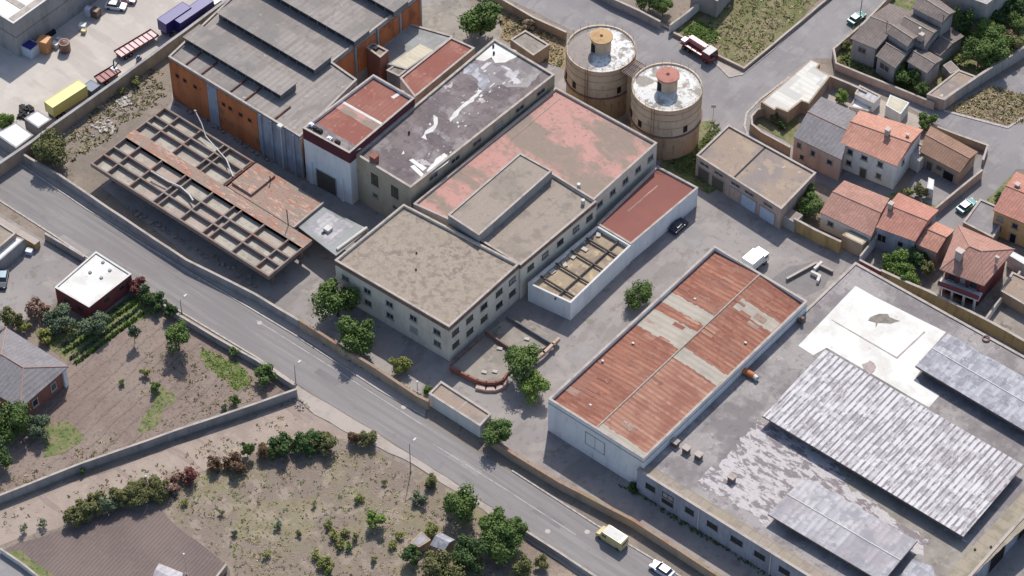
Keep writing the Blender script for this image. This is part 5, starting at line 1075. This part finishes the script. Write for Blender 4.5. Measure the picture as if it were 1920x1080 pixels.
# sunken hut roofs near bottom
r, wp = house('garden_hut', 'tiny hut with a slate blue gable roof among the bottom trees', [(806, 1022), (833, 1033), (853, 1012), (826, 998)], 2.2, 3.0, M['panel_roof'], M['wall_tan'], cat='shed', over=.1, ridge=False)
block('garden_shed', 'small pale flat roofed shed beside the slate roofed hut', 'shed', [(768, 1018), (790, 996), (808, 1012), (786, 1026)], 1.9, M['wall_tan'], M['panel_roof2'], par=.03)
r, wp = house('stone_shelter', 'small shelter roof at the bottom edge of the ploughed field', [(285, 1085), (330, 1110), (345, 1075), (298, 1056)], 2.4, 2.8, M['panel_roof2'], M['wall_pink'], cat='shed', over=.1, ridge=False)

# ================= vehicles
PI = math.pi; H2 = math.pi/2
car('cream yellow van driving on the main road', 1147, 1014, PI, M['cream_yellow'], L=5.3, W=1.95, H=2.3, name='van', cat='van', van=True, roof=M['cope_white'])
car('silver blue car driving on the main road behind the yellow van', 1241, 1072, PI, M['silver'], L=4.2)
car('small dark blue car parked in the shade of the white walled shed', 1272, 428, H2+.02, M['navy'], L=4.0)
car('turquoise car with a pale roof parked by the garage wall in the side street', 1812, 390, H2-.15, M['turq'], L=4.2, roof=M['silver'])
car('teal car parked at the top of the side road', 1606, 38, H2-.1, M['teal'], L=4.0, roof=M['steel_blue'])
car('dark car with a white roof parked in the yard at the left edge', 6, 528, -.9, M['navy'], L=4.3, roof=M['steel_blue'])
car('white car parked in the shade by the grey warehouse', 218, 15, .5, M['white_paint'], L=4.2)
car('pink and white car at the top edge beside the grey warehouse', 237, 2, .5, M['pink_metal'], L=4.0)
lorry('red fire service lorry with a ladder and a white roofed cab by the vacant lot', 1310, 100, -.08, 7.6, M['red_paint'], M['red_paint'], W=2.5, box=False, bed=True, rack=True, cabroof=M['cope_white'], name='fire_lorry')
lorry('white box lorry parked behind the rusty roofed warehouse', 1416, 498, H2-.05, 4.8, M['white_paint'], M['white_paint'], H=3.1, cabL=1.5, name='box_lorry')
lorry('blue lorry with a white cab at the far end of the truck yard wall', 372, 38, H2-.05, 11.0, M['white_paint'], M['blue'], H=3.6, name='lorry')
lorry('blue box trailer parked behind the blue lorry', 330, 52, H2-.05, 6.6, M['blue'], M['blue'], H=3.8, cab=False, name='trailer', cat='trailer')
lorry('bright yellow box trailer parked along the yard wall', 127, 202, H2-.08, 8.2, M['yellow'], M['yellow'], H=3.6, cab=False, name='trailer', cat='trailer')
lorry('long empty pinkish flatbed trailer standing in the pale yard', 257, 90, H2-.12, 9.0, M['brown_paint'], M['pink_metal'], cab=False, box=False, bed=True, name='flatbed_trailer', cat='trailer')
lorry('short red flatbed trailer beside the blue grey container', 203, 148, H2-.12, 4.6, M['red_paint'], M['red_paint'], cab=False, box=False, bed=True, name='flatbed_trailer', cat='trailer')
def crate(name, label, cat, u, v, dims, m, rz=0.0, lid=None, z=0.03):
    q = P(u, v, z+dims[2]/2); r = thing(name, label, cat, (0, 0, 0)); L_, W_, H_ = dims; k = MB().box((0, 0, H_/2), dims)
    bd = link('body', k, m, r, loc=(0, 0, 0)); k = MB()
    for x in (-1, 1):
        for y in (-1, 1): k.box((x*L_/2, y*W_/2, H_/2), (.12, .12, H_+.04))
    for zz in (0.06, H_):
        for s in (-1, 1): k.box((0, s*W_/2, zz), (L_, .1, .12)).box((s*L_/2, 0, zz), (.1, W_, .12))
    link('edge_frame', k, m, r, loc=(0, 0, 0))
    if lid: link('lid', MB().box((0, 0, H_+.05), (L_*.85, W_*.85, .08)), lid, r, loc=(0, 0, 0))
    r.location = (q.x, q.y, z); r.rotation_euler.z = rz; return r
crate('skip', 'white rubbish skip with a blue cover beside the warehouse wall', 'skip', 57, 92, (2.6, 2.4, 2.2), M['silver'], .1, M['blue'])
crate('container', 'orange metal container standing beside the blue covered skip', 'container', 84, 84, (2.0, 2.0, 3.0), M['orange_paint'], .3)
crate('container', 'blue grey container between the yellow trailer and the red flatbed', 'container', 172, 168, (2.4, 2.2, 2.0), M['blue_grey'], 0)
crate('crate', 'white crate on the pale yard right of the orange container', 'crate', 104, 84, (1.2, 1.0, .9), M['white_paint'], .2)
crate('crate', 'small white crate in the warehouse shadow', 'crate', 111, 74, (.8, .8, .8), M['silver'], .2)
crate('crate', 'white crate at the edge of the warehouse shadow', 'crate', 155, 49, (1.2, 1.1, .9), M['white_paint'], .5)
crate('crate', 'small white crate with a brown base at the shadow edge', 'crate', 157, 59, (.8, .7, .7), M['cream_yellow'], .5)
crate('crate', 'pale upright crate against the warehouse wall', 'crate', 166, 22, (1.0, 1.0, 2.0), M['silver'], .2)
crate('crate', 'brown upright crate against the warehouse wall', 'crate', 180, 24, (1.3, 1.3, 1.8), M['brown_paint'], .2)
crate('crate', 'low dark crate against the foot of the warehouse wall', 'crate', 93, 64, (2.4, .8, .8), M['dark'], H2)
crate('bin', 'pale pink bin standing in the sunken parking yard', 'bin', 55, 472, (1.1, .9, .8), M['silver'], .4)
q = P(121, 86, 1.2); r = thing('silo_tank', 'brown round tank on the pale yard', 'tank', (q.x, q.y, 0)); link('shell', MB().tube((q.x, q.y, 0), (q.x, q.y, 2.2), 1.1, n=20), M['brown_paint'], r); link('lid', MB().tube((q.x, q.y, 2.2), (q.x, q.y, 2.5), .9, .2, n=20), M['brown_paint'], r)
q = P(214, 130, 1); r = thing('machine', 'grey and white machine with raised arms behind the red flatbed', 'machine', (q.x, q.y, 0)); link('body', MB().box((q.x, q.y, .7), (1.2, .9, 1.2)), M['silver'], r); link('arm', MB().tube((q.x, q.y, 1.2), (q.x+.8, q.y+.6, 2.8), .12).tube((q.x, q.y, 1.2), (q.x-.7, q.y+.7, 2.4), .12), M['dark'], r)
q = P(260, 108, 1); r = thing('machine', 'small dark machine standing beside the long flatbed trailer', 'machine', (q.x, q.y, 0)); link('body', MB().box((q.x, q.y, .6), (.8, .8, 1.1)).box((q.x, q.y, 1.3), (.4, .4, .4)), M['blue_grey'], r)
rubble('scrap_pile', 'dark scrap heap on the pale yard beside the white roofed shed', [(36, 205), (45, 196), (62, 206), (52, 224), (34, 222)], 45, M['dark'], (.3, 1.0))
rubble('rubble_heap', 'white rubble heap in the strip behind the yard wall', [(215, 190), (245, 178), (250, 196), (228, 202)], 60, M['pale_rubble'])
rubble('rubble_heap', 'white rubble heap beside the corner of the concrete canopy', [(170, 236), (200, 222), (218, 240), (212, 252), (188, 248)], 90, M['pale_rubble'])
rubble('rubble_heap', 'scattered grey rubble behind the yard wall', [(130, 240), (240, 165), (300, 160), (240, 225), (160, 265)], 160, M['grey_rubble'], (.1, .4))
rubble('rubble_heap', 'pale stones piled at the end of the long grey wall', [(540, 745), (565, 750), (585, 766), (560, 772)], 30, M['grey_rubble'], (.15, .5))
rubble('rubble_heap', 'scrap in the dark gap below the brick factory wall', [(320, 190), (500, 290), (560, 330), (480, 290)], 90, M['grey_rubble'], (.2, .8))
rubble('rubble_heap', 'junk in the shadow under the front of the concrete canopy', [(220, 375), (470, 520), (480, 540), (240, 395)], 70, M['grey_rubble'], (.2, .8))
rubble('rubble_heap', 'junk in the factory courtyard shade', [(660, 118), (700, 112), (725, 140), (690, 140)], 50, M['grey_rubble'], (.3, .9))
# lamps and poles
def lamp(label, u, v, h, arm=True, m='wall_grey', cat='street lamp', name='street_lamp', group=None):
    q = P(u, v, 0); r = thing(name, label, cat, (q.x, q.y, 0), group)
    link('post', MB().tube((q.x, q.y, 0), (q.x, q.y, h), .09, .06, 8).tube((q.x, q.y, 0), (q.x, q.y, .5), .16, n=8), M[m], r)
    if arm: link('arm', MB().tube((q.x, q.y, h), (q.x+.1, q.y+1.0, h+.15), .04, n=6), M[m], r); link('lamp_head', MB().box((q.x+.1, q.y+1.2, h+.15), (.3, .7, .16)), M['cope_white'], r)
    else: link('cap', MB().tube((q.x, q.y, h), (q.x, q.y, h+.2), .16, n=8), M['cope_white'], r)
lamp('short street lamp with a pale head on the garden wall above the round tree', 341, 588, 3.6)
lamp('grey street lamp at the end of the long slanting wall', 555, 722, 5)
lamp('grey street lamp beside the dry weedy field', 770, 886, 7.5)
lamp('dark utility pole beside the teal car at the top of the side road', 1612, 36, 7, False, 'dark', 'pole', 'utility_pole')
lamp('white post standing by the gatehouse wall', 783, 738, 3.0, False, 'cope_white', 'post', 'post')
lamp('white pole standing in the ploughed field at the bottom', 350, 1078, 5.5, False, 'cope_white', 'pole', 'utility_pole')
lamp('dark dead trunk like post in the olive hedge', 277, 915, 3.0, False, 'bark', 'post', 'post')
lamp('utility pole in front of the grey house at the top right', 1811, 28, 8, False, 'dark', 'pole', 'utility_pole')
q = P(1338, 205, 1.6); r = thing('road_sign', 'white road sign on a thin post at the road junction beside the silo', 'sign', (q.x, q.y, 0)); link('post', MB().tube((q.x, q.y, 0), (q.x, q.y, 2.6), .04, n=6), M['wall_grey'], r); link('plate', MB().box((q.x, q.y-.05, 2.4), (.9, .05, .7), YAW), M['cope_white'], r)

# ================= trees and shrubs
T = tree
T('green tree with yellowish patches at the roadside wall below the white sheds', 98, 278, 3.5, 3.0, 'olive')
T('bright green tree at the left edge above the white shed', 6, 228, 2.4, 2.0, 'green_bright')
T('big round dark green tree in the yard above the dark hall roof', 901, 34, 4.6, 4.2, 'green')
T('large dark green tree at the left corner of the cream building', 632, 565, 3.9, 3.8, 'green')
T('large green tree beside the left side of the cream building, nearest the road wall', 669, 628, 3.6, 3.6, 'green')
T('small round shrub in the shade in front of the cream building', 752, 684, 1.8, 1.6, 'green_yellow', 'shrub', 'shrub')
T('big round tree growing beside the ruined terrace', 983, 678, 3.4, 4.0, 'green')
T('bright green bushy tree next to the taller tree at the rounded terrace', 1000, 726, 2.7, 2.4, 'green_bright')
T('round green tree at the road wall right of the gatehouse', 931, 809, 3.0, 2.8, 'green')
T('round green tree alone in the yard between the white shed and the rusty roof', 1196, 551, 2.5, 2.3, 'green')
T('round tree with a visible trunk in the middle of the tilled garden', 332, 630, 2.9, 3.8, 'green')
T('slender small tree in the tilled garden beside the vegetable rows', 250, 622, 1.2, 3.0, 'green_grey', sz=1.7)
T('dark green bush against the garden wall near the corner of the road', 498, 703, 2.0, 1.8, 'green', 'bush', 'bush')
T('small dark bush in the shade of the garden wall', 437, 661, 1.1, 1.0, 'green', 'bush', 'bush')
for u_, v_, r_ in ((276, 556, 1.9), (296, 568, 1.9), (316, 582, 1.6)): T('one of the three dark green hedge bushes at the roadside behind the red hut', u_, v_, r_, 1.6, 'green_dark', 'bush', 'bush', 'hedge behind the red hut')
T('maroon leaved bush against the corner of the white roofed red hut', 254, 534, 1.6, 1.6, 'red_leaf', 'bush', 'bush')
T('dry pinkish bush in the yard left of the red hut', 72, 580, 2.2, 1.8, 'pale_leaf', 'bush', 'bush')
T('grey green olive tree in front of the red hut, left of its twin', 112, 600, 2.6, 2.2, 'green_grey')
T('grey green olive tree below the front corner of the red hut', 178, 606, 2.8, 2.3, 'green_grey')
T('green bush at the left edge above the grey roofed house', 22, 596, 2.2, 2.0, 'olive', 'bush', 'bush')
T('yellow green bush beside the ridge of the grey roofed house', 80, 632, 1.7, 1.4, 'green_yellow', 'bush', 'bush')
T('small yellowish bush left of the olive tree at the left edge', 45, 612, 1.3, 1.2, 'green_yellow', 'bush', 'bush')
T('large green tree at the lower left below the grey roofed house', 18, 790, 3.6, 3.0, 'green')
T('green tree in front of the brick wall of the grey roofed house', 72, 803, 2.4, 2.0, 'green_grey')
T('dark tree at the left edge above the long slanting wall', -8, 850, 3.0, 3.0, 'green_dark')
T('little round green bush on the bare soil left of the round tree', 272, 698, .95, .8, 'green_yellow', 'bush', 'bush')
T('tiny green bush on the bare soil beside the grey roofed house', 227, 716, .7, .6, 'green', 'bush', 'bush')
T('round green bush just left below the round garden tree shadow', 289, 727, 1.2, 1.1, 'green', 'bush', 'bush')
T('dark small bush at the corner of the garden by the slanting wall', 441, 753, 1.1, .9, 'green', 'bush', 'bush')
T('pale small bush beside the slanting wall', 419, 763, .8, .6, 'green_grey', 'bush', 'bush')
T('tall narrow dark bush growing against the long slanting wall', 154, 884, .7, .8, 'green_dark', 'bush', 'bush')
for i_, (u_, v_, r_, k_) in enumerate(((138, 970, 1.8, 'olive'), (160, 957, 2.2, 'olive'), (180, 943, 2.1, 'olive'), (203, 943, 1.8, 'green_grey'), (226, 936, 2.1, 'olive'), (250, 930, 2.3, 'olive'), (274, 922, 2.3, 'olive'), (298, 917, 2.3, 'olive'))): T('one of the olive green bushes of the hedge above the ploughed field', u_, v_, r_, 1.6, k_, 'bush', 'bush', 'olive hedge above the ploughed field')
for u_, v_ in ((322, 908), (350, 893)): T('one of the two dry purplish bushes at the right end of the olive hedge', u_, v_, 1.7, 1.3, 'red_leaf' if u_ > 340 else 'pale_leaf', 'bush', 'bush', 'dry purplish bushes', dens=.7)
T('dry brown bush at the left of the brown thicket beside the dirt track', 405, 868, 1.7, 1.3, 'brown_leaf', 'bush', 'bush', dens=.9)
T('brown bush under the upright green bush in the thicket', 440, 870, 2.0, 1.3, 'brown_leaf', 'bush', 'bush')
T('upright bright green bush standing out of the brown thicket', 463, 842, 1.3, 2.0, 'green', 'bush', 'bush', sz=1.4)
T('reddish brown bush left of the dark green thicket', 496, 850, 1.6, 1.4, 'brown_leaf', 'bush', 'bush')
for u_, v_ in ((520, 842), (540, 832), (562, 830), (584, 829), (606, 832)): T('one of the dark green bushes in the thicket below the dirt track', u_, v_, 2.2, 1.7, 'green_dark' if u_ < 600 else 'olive', 'bush', 'bush', 'dark green thicket below the track')
T('brownish green bush where the dirt track meets the main road, left one', 667, 824, 1.5, 1.3, 'brown_leaf', 'bush', 'bush')
T('brownish olive bush where the dirt track meets the main road, right one', 692, 822, 1.6, 1.4, 'olive', 'bush', 'bush')
for u_, v_ in ((45, 992), (82, 980)): T('one of the two thin bare shrubs left of the olive hedge', u_, v_, 1.0, .9, 'green_grey', 'shrub', 'shrub', 'thin shrubs by the ploughed field', dens=.4)
T('light green young tree standing alone in the dry weedy field', 704, 974, 1.6, 1.9, 'green_bright')
T('large green tree at the roadside edge of the weedy field', 869, 945, 3.3, 3.0, 'green')
T('small bush under the street lamp side of the weedy field', 812, 902, 1.4, 1.0, 'olive', 'bush', 'bush')
T('pale green tall weed bush at the right of the weedy field', 786, 934, 1.3, 1.0, 'green_grey', 'bush', 'bush', dens=.6)
T('yellow bush beside the slate roofed hut', 808, 992, 1.4, 1.2, 'green_yellow', 'bush', 'bush')
for u_, v_, r_ in ((925, 985, 3.2), (960, 1000, 3.0), (932, 1020, 3.2)): T('one of the crowded dark green trees in the bottom roadside clump', u_, v_, r_, 3.2, 'green', 'tree', 'tree', 'crowded roadside clump')
T('dark green tree right below the slate roofed hut', 882, 1040, 3.2, 2.8, 'green_dark')
T('pale green tree at the bottom edge below the slate roofed hut', 822, 1076, 4.0, 2.6, 'olive')
T('narrow dark tree left of the slate roofed hut', 773, 1042, 1.6, 2.0, 'green_dark')
T('small round tree at the bottom between the clump and the road', 986, 1062, 1.9, 1.6, 'olive')
T('small round tree nearest the main road at the bottom', 1016, 1055, 1.4, 1.4, 'olive')
for u_, v_, r_, k_ in ((628, 1003, 1.2, 'green_yellow'), (640, 1022, 1.2, 'green_yellow'), (655, 1025, .9, 'green'), (612, 1060, 1.6, 'green_yellow'), (735, 1020, 1.0, 'green_yellow'), (672, 935, 1.0, 'green_yellow'), (520, 985, .9, 'green_grey'), (618, 985, 1.0, 'green_yellow'), (645, 1000, 1.1, 'green_yellow'), (665, 1008, .8, 'olive'), (590, 1040, 1.1, 'green_yellow'), (560, 1000, .7, 'olive'), (500, 1040, .9, 'green_yellow'), (748, 1005, .9, 'green_yellow'), (700, 1050, .8, 'olive'), (415, 960, .7, 'olive'), (345, 940, .8, 'green_yellow'), (440, 1000, .7, 'green_grey'), (590, 945, .6, 'green_yellow'), (720, 905, .6, 'olive')): T('one of the low yellow green bushes scattered in the weedy field', u_, v_, r_, .6, k_, 'bush', 'bush', 'low bushes in the weedy field', dens=.6)
T('round green tree behind the garage block, upper one', 1518, 364, 1.9, 2.6, 'green')
T('round green tree in front of the long tiled cottage, lower one', 1520, 388, 2.3, 2.2, 'green')
T('bright green tree at the ochre wall corner beside the dark red wall', 1682, 497, 2.8, 2.6, 'green_bright')
T('bright green bushy tree leaning over the ochre wall', 1703, 518, 2.4, 2.0, 'green_bright')
T('dark bluish tree in the garden between the tiled houses', 1722, 482, 2.2, 2.2, 'green_dark')
T('olive small tree beside the hipped roof house', 1742, 500, 1.5, 2.2, 'olive')
for u_, v_, r_ in ((1690, 138, 2.0), (1710, 146, 2.0), (1728, 164, 1.5)): T('one of the three green bushes against the garden wall of the villa', u_, v_, r_, 2.2, 'green', 'bush', 'bush', 'bushes at the villa wall')
for u_, v_, r_, k_ in ((1848, 58, 2.6, 'green_bright'), (1838, 92, 3.0, 'green'), (1866, 98, 3.2, 'green'), (1868, 72, 2.8, 'green')): T('one of the large trees between the villa and the tall grey wall', u_, v_, r_, 3.6, k_, 'tree', 'tree', 'large trees behind the tall grey wall')
for u_, v_, r_, k_ in ((1870, 30, 2.2, 'green_dark'), (1905, 8, 3.2, 'green_dark'), (1912, 45, 2.6, 'green'), (1896, 84, 2.2, 'olive')): T('one of the trees in the top right corner garden', u_, v_, r_, 3.2, k_, 'tree', 'tree', 'trees in the top right corner')
T('dry brown tree among the trees at the top right', 1889, 68, 1.6, 2.8, 'pale_leaf')
T('tall dark cypress like tree beside the grey house at the top right', 1806, 42, 2.2, 4.0, 'green_dark', sz=1.9)
T('small yellow green bush right of the villa', 1801, 114, 1.2, 1.1, 'green_yellow', 'bush', 'bush')
T('bright green shrub in the walled yard behind the patched white shed', 1582, 180, 1.5, 1.6, 'green_bright', 'shrub', 'shrub')
T('dark green bush at the corner of the lane behind the orange roof', 1738, 226, 1.9, 1.7, 'green', 'bush', 'bush')
T('green shrub in the small courtyard garden', 1727, 357, 1.6, 1.4, 'olive', 'shrub', 'shrub')
T('yellow green shrub beside the wall of the white house', 1705, 360, 1.2, 1.0, 'green_yellow', 'shrub', 'shrub')
T('green tree at the top edge beyond the upper road', 1243, 10, 2.4, 2.6, 'green')
T('dark green tree at the top edge left of its neighbour', 1218, -4, 2.4, 2.6, 'green_dark')
T('yellow green shrub growing over the yard wall', 253, 152, 1.1, 1.0, 'green_yellow', 'shrub', 'shrub')
T('yellow shrub at the foot of the rubble heap', 228, 172, .9, .7, 'green_yellow', 'shrub', 'shrub', dens=.6)
T('green bush inside the curved corner wall', 1455, 222, 1.3, 1.0, 'olive', 'bush', 'bush')
T('dark bush in the shade of the white patched shed', 1470, 236, 1.1, .8, 'green_dark', 'bush', 'bush')
T('green garden bush at the left side of the villa', 1585, 85, 1.2, 1.0, 'olive', 'bush', 'bush')
T('green hedge bush by the teal car', 1606, 58, 1.0, .9, 'green', 'bush', 'bush')
T('green bush beside the yellow house garden', 1872, 370, 1.2, .9, 'green_dark', 'bush', 'bush')
T('tiny green shrub beside the white post and gatehouse', 800, 731, .9, .8, 'green', 'shrub', 'shrub')
T('golden bush at the foot of the dry verge by the upper wall', 990, 48, 1.4, .9, 'dry_tuft', 'bush', 'bush')
T('dark weeds bush at the foot of the large factory corner', 1185, 915, 1.3, .6, 'green_dark', 'bush', 'bush')

# ================= ground cover nobody could count
tufts('field_weeds', [(300, 905), (395, 885), (480, 858), (690, 842), (760, 885), (850, 930), (900, 1000), (1000, 1080), (1000, 1150), (430, 1150), (425, 1060), (300, 955)], 2300, [('dry_tuft', .4, 'dry straw coloured weeds in the field'), ('green_yellow', .22, 'yellow green weeds in the field'), ('green_grey', .13, 'grey green weeds in the field'), ('dark_tuft', .25, 'dark low weeds in the field')], (.08, .28), (.1, .3))
tufts('track_weeds', [(0, 1000), (120, 975), (300, 900), (620, 800), (560, 770), (300, 860), (0, 960)], 160, [('dry_tuft', .6, 'dry weeds along the dirt track'), ('olive', .4, 'olive weeds along the dirt track')], (.1, .3), (.12, .35))
tufts('garden_weeds', [(270, 650), (480, 690), (540, 728), (400, 772), (200, 850), (0, 930), (0, 900), (250, 800)], 330, [('olive', .4, 'low weeds in the tilled garden'), ('dry_tuft', .35, 'dry weeds in the tilled garden'), ('dark_tuft', .25, 'dark weeds in the tilled garden')], (.1, .3), (.12, .35))
tufts('grass', [(200, 585), (262, 555), (285, 590), (230, 620), (130, 680), (92, 650)], 260, [('green_bright', .6, 'bright grass beside the red hut'), ('green', .4, 'grass beside the red hut')], (.1, .3), (.15, .4))
tufts('grass', [(375, 650), (440, 680), (475, 715), (440, 735), (395, 690)], 200, [('green_bright', .6, 'green weeds along the garden wall'), ('green_yellow', .4, 'yellow weeds along the garden wall')], (.1, .35), (.15, .4))
tufts('lot_weeds', [(1265, 62), (1340, 0), (1440, -40), (1540, -10), (1395, 122), (1340, 106)], 800, [('olive', .3, 'olive weeds in the vacant lot'), ('dry_tuft', .35, 'dry weeds in the vacant lot'), ('green_bright', .15, 'green weeds in the vacant lot'), ('dark_tuft', .2, 'dark weeds in the vacant lot')], (.1, .4), (.15, .45))
tufts('lot_weeds', [(1280, 60), (1310, 40), (1345, 60), (1340, 80), (1300, 70)], 220, [('green_bright', .6, 'lush green weeds at the left end of the vacant lot'), ('green', .4, 'dark green weeds at the left end of the vacant lot')], (.2, .5), (.2, .5))
tufts('rubble_weeds', [(130, 250), (215, 165), (300, 120), (310, 180), (240, 230), (170, 290), (130, 300)], 330, [('dry_tuft', .45, 'dry weeds in the rubble strip'), ('olive', .35, 'olive weeds in the rubble strip'), ('dark_tuft', .2, 'dark weeds in the rubble strip')], (.1, .5), (.15, .45))
tufts('verge_weeds', [(1780, 205), (1860, 162), (1925, 182), (1925, 222), (1895, 234), (1830, 216)], 420, [('dry_tuft', .7, 'golden dry grass on the lane verge'), ('olive', .3, 'olive weeds on the lane verge')], (.15, .5), (.2, .5))
tufts('verge_weeds', [(940, 20), (1050, 68), (1055, 125), (1000, 108), (945, 70)], 260, [('dry_tuft', .7, 'golden dry grass by the upper wall'), ('olive', .3, 'olive weeds by the upper wall')], (.15, .5), (.2, .5))
tufts('silo_weeds', [(1240, 300), (1300, 285), (1345, 230), (1350, 245), (1310, 320), (1320, 345)], 260, [('green', .5, 'green weeds at the foot of the silo'), ('olive', .5, 'olive weeds at the foot of the silo')], (.2, .5), (.2, .45))
tufts('villa_grass', [(1565, 112), (1600, 90), (1650, 120), (1740, 180), (1752, 190), (1672, 158)], 200, [('olive', .6, 'garden plants inside the villa wall'), ('green', .4, 'green plants inside the villa wall')], (.2, .7), (.2, .5))
tufts('wall_weeds', [(1190, 918), (1210, 925), (1480, 1080), (1440, 1082), (1150, 905)], 200, [('green_dark', .5, 'weeds along the foot of the large factory'), ('olive', .5, 'olive weeds along the foot of the large factory')], (.1, .4), (.15, .4))
tufts('wall_weeds', [(565, 605), (700, 690), (800, 750), (795, 756), (690, 696), (560, 612)], 130, [('green_yellow', .6, 'weeds along the rust topped wall'), ('brown_leaf', .4, 'dry weeds along the rust topped wall')], (.2, .7), (.15, .35))
# vegetable rows
veg = thing('vegetable_plot', 'vegetable plot with long straight green rows beside the tilled garden', 'vegetable plot', tuple(P(190, 630, 0)))
for j, (a_, b_) in enumerate((((112, 654), (250, 556)), ((122, 662), (258, 565)), ((132, 674), (262, 578)), ((142, 682), (268, 588)))):
    k = MB(); A = P(*a_, 0); B = P(*b_, 0); n = 170
    for i in range(n):
        q = A.lerp(B, rnd.random())
        for _ in range(5):
            t = rnd.uniform(0, 6.28); s = rnd.uniform(.1, .22); x, y = q.x+rnd.uniform(-.3, .3), q.y+rnd.uniform(-.2, .2); h_ = rnd.uniform(.1, .5); dx, dy = math.cos(t)*s, math.sin(t)*s
            k.face([(x-dx, y-dy, 0), (x+dx, y+dy, 0), (x+dx*.6-dy, y+dy*.6+dx, h_), (x-dx*.6-dy, y-dy*.6+dx, h_)])
    link('crop_row', k, M['green_bright' if j % 2 else 'green_grey'], veg)
for o in bpy.data.objects:
    if '_o' in o: del o['_o']
